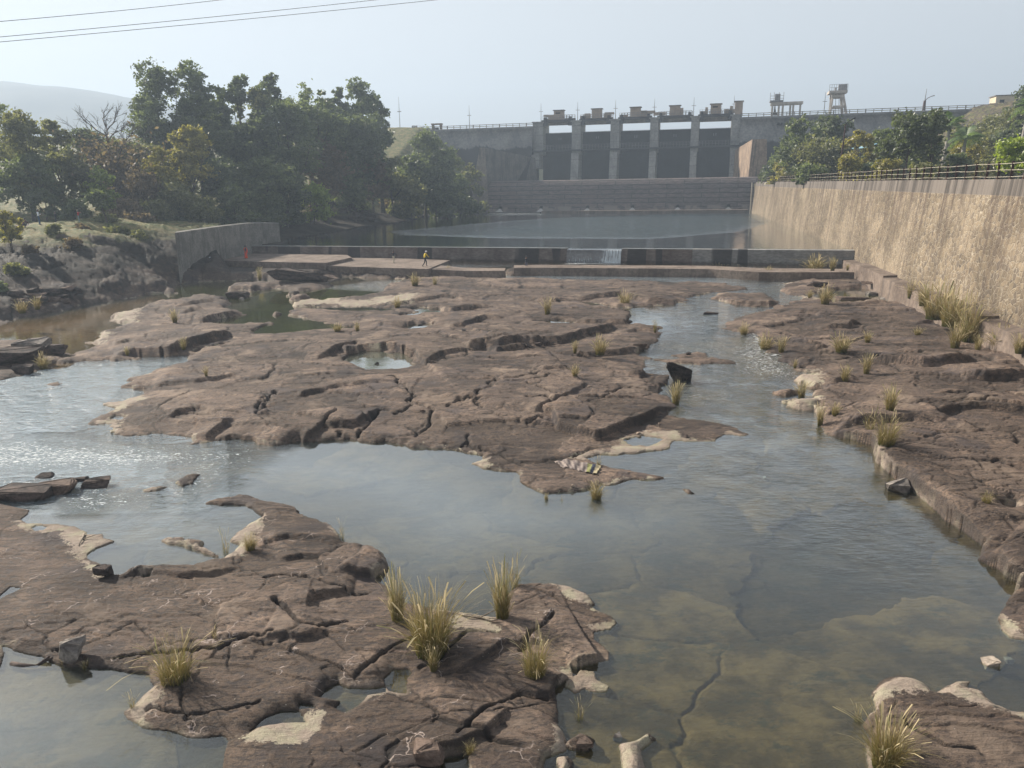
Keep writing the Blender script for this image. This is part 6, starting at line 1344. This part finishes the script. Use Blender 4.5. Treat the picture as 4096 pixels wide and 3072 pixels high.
# ------------------------------------------------------------------ people
SKIN = plain('skin', (.16, .085, .055), .6, .08, 8); HAIR = plain('black_hair', (.012, .010, .010), .5, .2, 20)
def cloth(name, c): return plain(name, c, .9, .15, 14)
def person(label, foot, h=1.7, face=0.0, top=(.5, .5, .5), low=(.05, .07, .12), pose='stand', hair='short', cap=None, sleeve=True, group=None, skirt=None):
    """one continuous skinned figure; local +y is where it faces, feet at the origin"""
    k = h/1.7
    J = dict(pel=(0, 0, .95), wst=(0, 0, 1.08), chs=(0, .01, 1.30), nk=(0, 0, 1.46), hd=(0, .02, 1.56), tp=(0, .02, 1.68),
        ls=(-.18, 0, 1.40), le=(-.24, -.02, 1.13), lw=(-.24, .06, .90), lh=(-.24, .08, .80), rs=(.18, 0, 1.40), re=(.24, -.02, 1.13), rw=(.24, .06, .90), rh=(.24, .08, .80),
        lk=(-.10, .02, .50), la=(-.10, 0, .09), lt=(-.11, .17, .04), rk=(.10, .02, .50), ra=(.10, 0, .09), rt=(.11, .17, .04))
    if pose == 'stride': J.update(lk=(-.09, .26, .55), la=(-.10, .22, .12), lt=(-.10, .38, .07), rk=(.10, -.05, .48), ra=(.10, -.36, .12), rt=(.10, -.22, .04), chs=(0, .10, 1.28), nk=(0, .16, 1.43), hd=(0, .21, 1.53), tp=(0, .25, 1.64), ls=(-.18, .12, 1.38), rs=(.18, .12, 1.38), le=(-.26, .05, 1.13), re=(.25, .24, 1.14), lw=(-.26, .10, .92), rw=(.18, .42, 1.02), lh=(-.26, .14, .83), rh=(.14, .50, 1.01))
    if pose == 'arms': J.update(le=(-.42, .02, 1.24), lw=(-.62, .06, 1.30), lh=(-.71, .06, 1.33), re=(.40, .02, 1.20), rw=(.58, .10, 1.10), rh=(.66, .12, 1.07), lk=(-.12, .20, .52), la=(-.14, .12, .11), lt=(-.15, .28, .06), rk=(.12, -.02, .49), ra=(.20, -.16, .09), rt=(.22, 0, .04))
    if pose == 'phone': J.update(le=(-.26, .04, 1.15), lw=(-.12, .28, 1.20), lh=(-.07, .34, 1.22), re=(.26, .04, 1.15), rw=(.10, .28, 1.18), rh=(.05, .34, 1.21), rk=(.12, .02, .5), ra=(.15, -.02, .09), rt=(.19, .14, .04), lk=(-.12, .03, .5), la=(-.14, .02, .09))
    if pose == 'point': J.update(re=(.36, .14, 1.38), rw=(.52, .30, 1.42), rh=(.58, .36, 1.43), le=(-.34, .05, 1.28), lw=(-.16, .20, 1.30), lh=(-.1, .24, 1.31), rk=(.12, .02, .5), ra=(.17, 0, .09), rt=(.2, .16, .04))
    if pose == 'crouch': J.update(pel=(0, -.12, .42), wst=(0, -.06, .56), chs=(0, .08, .76), nk=(0, .15, .90), hd=(0, .20, .99), tp=(0, .23, 1.10), ls=(-.18, .12, .84), rs=(.18, .12, .84), le=(-.22, .30, .66), re=(.22, .30, .66), lw=(-.12, .44, .55), rw=(.12, .44, .50), lh=(-.10, .50, .48), rh=(.10, .50, .42), lk=(-.14, .30, .50), rk=(.14, .30, .50), la=(-.12, .02, .09), ra=(.12, .02, .09), lt=(-.13, .19, .04), rt=(.13, .19, .04))
    names = list(J); R_ = dict(pel=.145, wst=.125, chs=.15, nk=.058, hd=.088, tp=.075, ls=.062, le=.045, lw=.032, lh=.032, rs=.062, re=.045, rw=.032, rh=.032, lk=.062, la=.042, lt=.032, rk=.062, ra=.042, rt=.032)
    J['lp'] = tuple(np.array(J['pel'])+(-.09, 0, -.06)); J['rp'] = tuple(np.array(J['pel'])+(.09, 0, -.06)); R_['lp'] = R_['rp'] = .095; names = list(J)
    E = [('pel', 'wst'), ('wst', 'chs'), ('chs', 'nk'), ('nk', 'hd'), ('hd', 'tp'), ('chs', 'ls'), ('ls', 'le'), ('le', 'lw'), ('lw', 'lh'), ('chs', 'rs'), ('rs', 're'), ('re', 'rw'), ('rw', 'rh'), ('pel', 'lp'), ('lp', 'lk'), ('lk', 'la'), ('la', 'lt'), ('pel', 'rp'), ('rp', 'rk'), ('rk', 'ra'), ('ra', 'rt')]
    me = bpy.data.meshes.new('tmp'); me.from_pydata([Vector(J[n])*k for n in names], [(names.index(a), names.index(b)) for a, b in E], []); o = bpy.data.objects.new('tmp', me); C.objects.link(o)
    o.modifiers.new('s', 'SKIN'); 
    for i, n in enumerate(names):
        rr = R_[n]*k; me.skin_vertices[0].data[i].radius = (rr*(1.15 if n in ('pel', 'wst', 'chs') else 1), rr*(.72 if n in ('pel', 'wst', 'chs') else 1)); me.skin_vertices[0].data[i].use_root = (n == 'pel')
    ss = o.modifiers.new('u', 'SUBSURF'); ss.levels = ss.render_levels = 2
    dg = bpy.context.evaluated_depsgraph_get(); ev = bpy.data.meshes.new_from_object(o.evaluated_get(dg)); bpy.data.objects.remove(o); ev.materials.clear()
    root = thing('person', label, 'person', foot, face, group)
    b = MB(); b.v = [tuple(v.co) for v in ev.vertices]; b.f = [tuple(p.vertices) for p in ev.polygons]; b.m = [0]*len(b.f)
    seg = [(a, c, np.array(J[a])*k, np.array(J[c])*k) for a, c in E]
    up = {'wst', 'chs', 'ls', 'rs'}|({'le', 're'} if sleeve else set()); lo = {'pel', 'lp', 'rp', 'lk', 'rk', 'la', 'ra'}
    for i, f in enumerate(b.f):
        c = np.mean([b.v[j] for j in f], 0); best = min(seg, key=lambda s: np.linalg.norm(c-s[2]-(s[3]-s[2])*np.clip(np.dot(c-s[2], s[3]-s[2])/np.dot(s[3]-s[2], s[3]-s[2]), 0, 1)))
        n1 = best[1]
        b.m[i] = 1 if n1 in ('wst', 'chs', 'ls', 'rs', 'le', 're') or (sleeve and n1 in ('lw', 'rw')) else (2 if n1 in ('lp', 'rp', 'lk', 'rk', 'la', 'ra') else (3 if n1 in ('lt', 'rt') else 0))
    b.mi = 0
    for s_, hn, wn in ((-1, 'lh', 'lw'), (1, 'rh', 'rw')):
        hp, wp = Vector(J[hn])*k, Vector(J[wn])*k; d = (hp-wp).normalized(); side = d.cross(Vector((0, 1, 0)) if abs(d.y) < .9 else Vector((0, 0, 1))).normalized(); nr = d.cross(side)
        for q in range(4):
            off = side*(q-1.5)*.019*k; L = (.072, .082, .078, .062)[q]*k; p0 = hp+off; p1 = p0+d*L*.5+nr*.004; p2 = p0+d*L*.9+nr*.022*k; b.tube([p0-d*.02*k, p1, p2], [.0095*k, .0088*k, .007*k], 6)
        b.tube([hp-d*.035*k-side*.025*k, hp-side*.050*k+nr*.01, hp-side*.055*k+d*.03*k+nr*.02], [.011*k, .010*k, .008*k], 6)
    hd = Vector(J['hd'])*k; b.tube([hd+Vector((0, .082, .005))*k, hd+Vector((0, .108, -.018))*k], [.012*k, .017*k], 6)
    for s_ in (-1, 1): b.tube([hd+Vector((s_*.085, -.005, 0))*k, hd+Vector((s_*.10, -.015, .01))*k], [.022*k, .012*k], 6)
    shoe = cloth('dark_shoes', (.03, .028, .028))
    b.build('body', [SKIN, cloth('top_cloth', top), cloth('trouser_cloth', low), shoe], root, True)
    e = MB()
    for s_ in (-1, 1): e.box(hd+Vector((s_*.032, .086, .028))*k, (.022*k, .012*k, .009*k))
    e.box(hd+Vector((0, .088, -.05))*k, (.042*k, .010*k, .008*k)); e.build('face_features', HAIR, root)
    tpv = Vector(J['tp'])*k; m = MB(); n = 10; c0 = hd.lerp(tpv, .55)+Vector((0, -.015, .01))*k
    V = []; F = []
    for i in range(7):
        th = i/6*math.pi*.62
        for j in range(n): a = 2*math.pi*j/n; V.append(c0+Vector((math.sin(th)*math.cos(a)*.104, math.sin(th)*math.sin(a)*.115, math.cos(th)*.105))*k)
    F = [(i*n+j, (i+1)*n+j, (i+1)*n+(j+1) % n, i*n+(j+1) % n) for i in range(6) for j in range(n)]; m.raw(V, F)
    if hair == 'long': m.tube([c0+Vector((0, -.09, 0))*k, c0+Vector((0, -.13, -.16))*k, c0+Vector((0, -.12, -.36))*k], [.07*k, .06*k, .02*k], 8)
    m.build('hair' if cap is None else 'cap', HAIR if cap is None else cloth('cap_cloth', cap), root, True)
    if skirt is not None:
        m = MB(); V = []; n = 18; zs = [(1.02, .15), (.85, .19), (.5, .22), (.06, .27)]
        for z, rr in zs:
            for j in range(n): a = 2*math.pi*j/n; q = rr*(1+.06*math.sin(a*6)); V.append((q*math.cos(a)*k, q*.75*math.sin(a)*k, z*k))
        F = [(i*n+j, i*n+(j+1) % n, (i+1)*n+(j+1) % n, (i+1)*n+j) for i in range(3) for j in range(n)]; m.raw(V, F)
        sh = [(.17, 1.42, .06), (.08, 1.30, .16), (-.10, 1.12, .15), (-.17, 1.02, .02)]
        m.tube([(-a*k*1.0, b_*k*1.0, z*k) for a, z, b_ in sh], [.05*k, .07*k, .07*k, .06*k], 8); m.tube([(-.17*k, -.02, 1.42*k), (-.16*k, -.14*k, 1.15*k), (-.12*k, -.17*k, .75*k)], [.07*k, .09*k, .10*k], 8)
        m.build('sari', cloth('sari_cloth', skirt), root, True)
    return root
def onz(px, py, z): x, y = P(px, py, z); return (x, y, z)
person('woman in a bright orange red sari standing on the upper apron beside the old wall', onz(985, 1034, 1.45), 1.55, 2.2, (.03, .03, .04), (.6, .05, .02), 'stand', 'long', skirt=(.75, .07, .02))
person('child in a black top and beige trousers balancing with arms out on the apron', onz(1575, 1053, 1.10), 1.42, -.5, (.02, .02, .03), (.42, .38, .30), 'arms')
person('man in a yellow jacket and white cap stepping down along the apron', onz(1700, 1067, 1.10), 1.72, -1.0, (.62, .46, .03), (.02, .02, .025), 'stride', cap=(.75, .75, .75))
person('person in a dark jacket standing on the rock below the sill in the centre', hit(2106, 1087), 1.60, 2.6, (.02, .02, .025), (.10, .10, .13), 'stand', 'long')
person('man in a white shirt and blue jeans standing on the grassy mound', hit(160, 903), 1.72, -1.2, (.72, .76, .82), (.05, .09, .16), 'phone')
person('small child in dark clothes standing on the grassy mound', hit(225, 890), 1.15, 1.4, (.03, .04, .05), (.03, .035, .05))
person('boy in a red top and pale blue jeans holding his arms up on the mound', hit(318, 893), 1.42, -1.0, (.42, .05, .05), (.20, .28, .30), 'point')
person('person in dark red crouching behind the mound at the far left', hit(98, 914), 1.6, -.6, (.10, .02, .03), (.03, .02, .03), 'crouch')
for i, (px, c) in enumerate(((1650, (.05, .05, .06)), (1654, (.10, .08, .08)), (1659, (.04, .05, .08)), (1664, (.25, .22, .2)), (1668, (.05, .05, .05)))):
    s, z = DP(px, 505, 1.5); x, y = dw(s, 1.5)
    person(['leftmost person of the small group on the far left of the dam crest', 'second person of the group on the dam crest', 'middle person of the group on the dam crest', 'person in a pale shirt in the group on the dam crest', 'rightmost person of the group on the dam crest, beside the white barrier'][i], (x, y, ZT-1.5), 1.7, i*1.3, c, (.05, .05, .07), 'stand', group='people on the dam crest')
# ------------------------------------------------------------------ haze
def haze():
    b = MB(); b.box((0, 1000, 128), (4200, 2200, 262)); 
    a = N('haze_air'); v = a.n('VolumePrincipled', {'Color': (.66, .81, 1.0, 1), 'Density': HAZE_D, 'Anisotropy': .2})
    a.t.links.new(v.outputs[0], a.out.inputs[1])
    o = b.build('haze', a.m); tag(o, kind='stuff')
HAZE_D = .00088
haze()
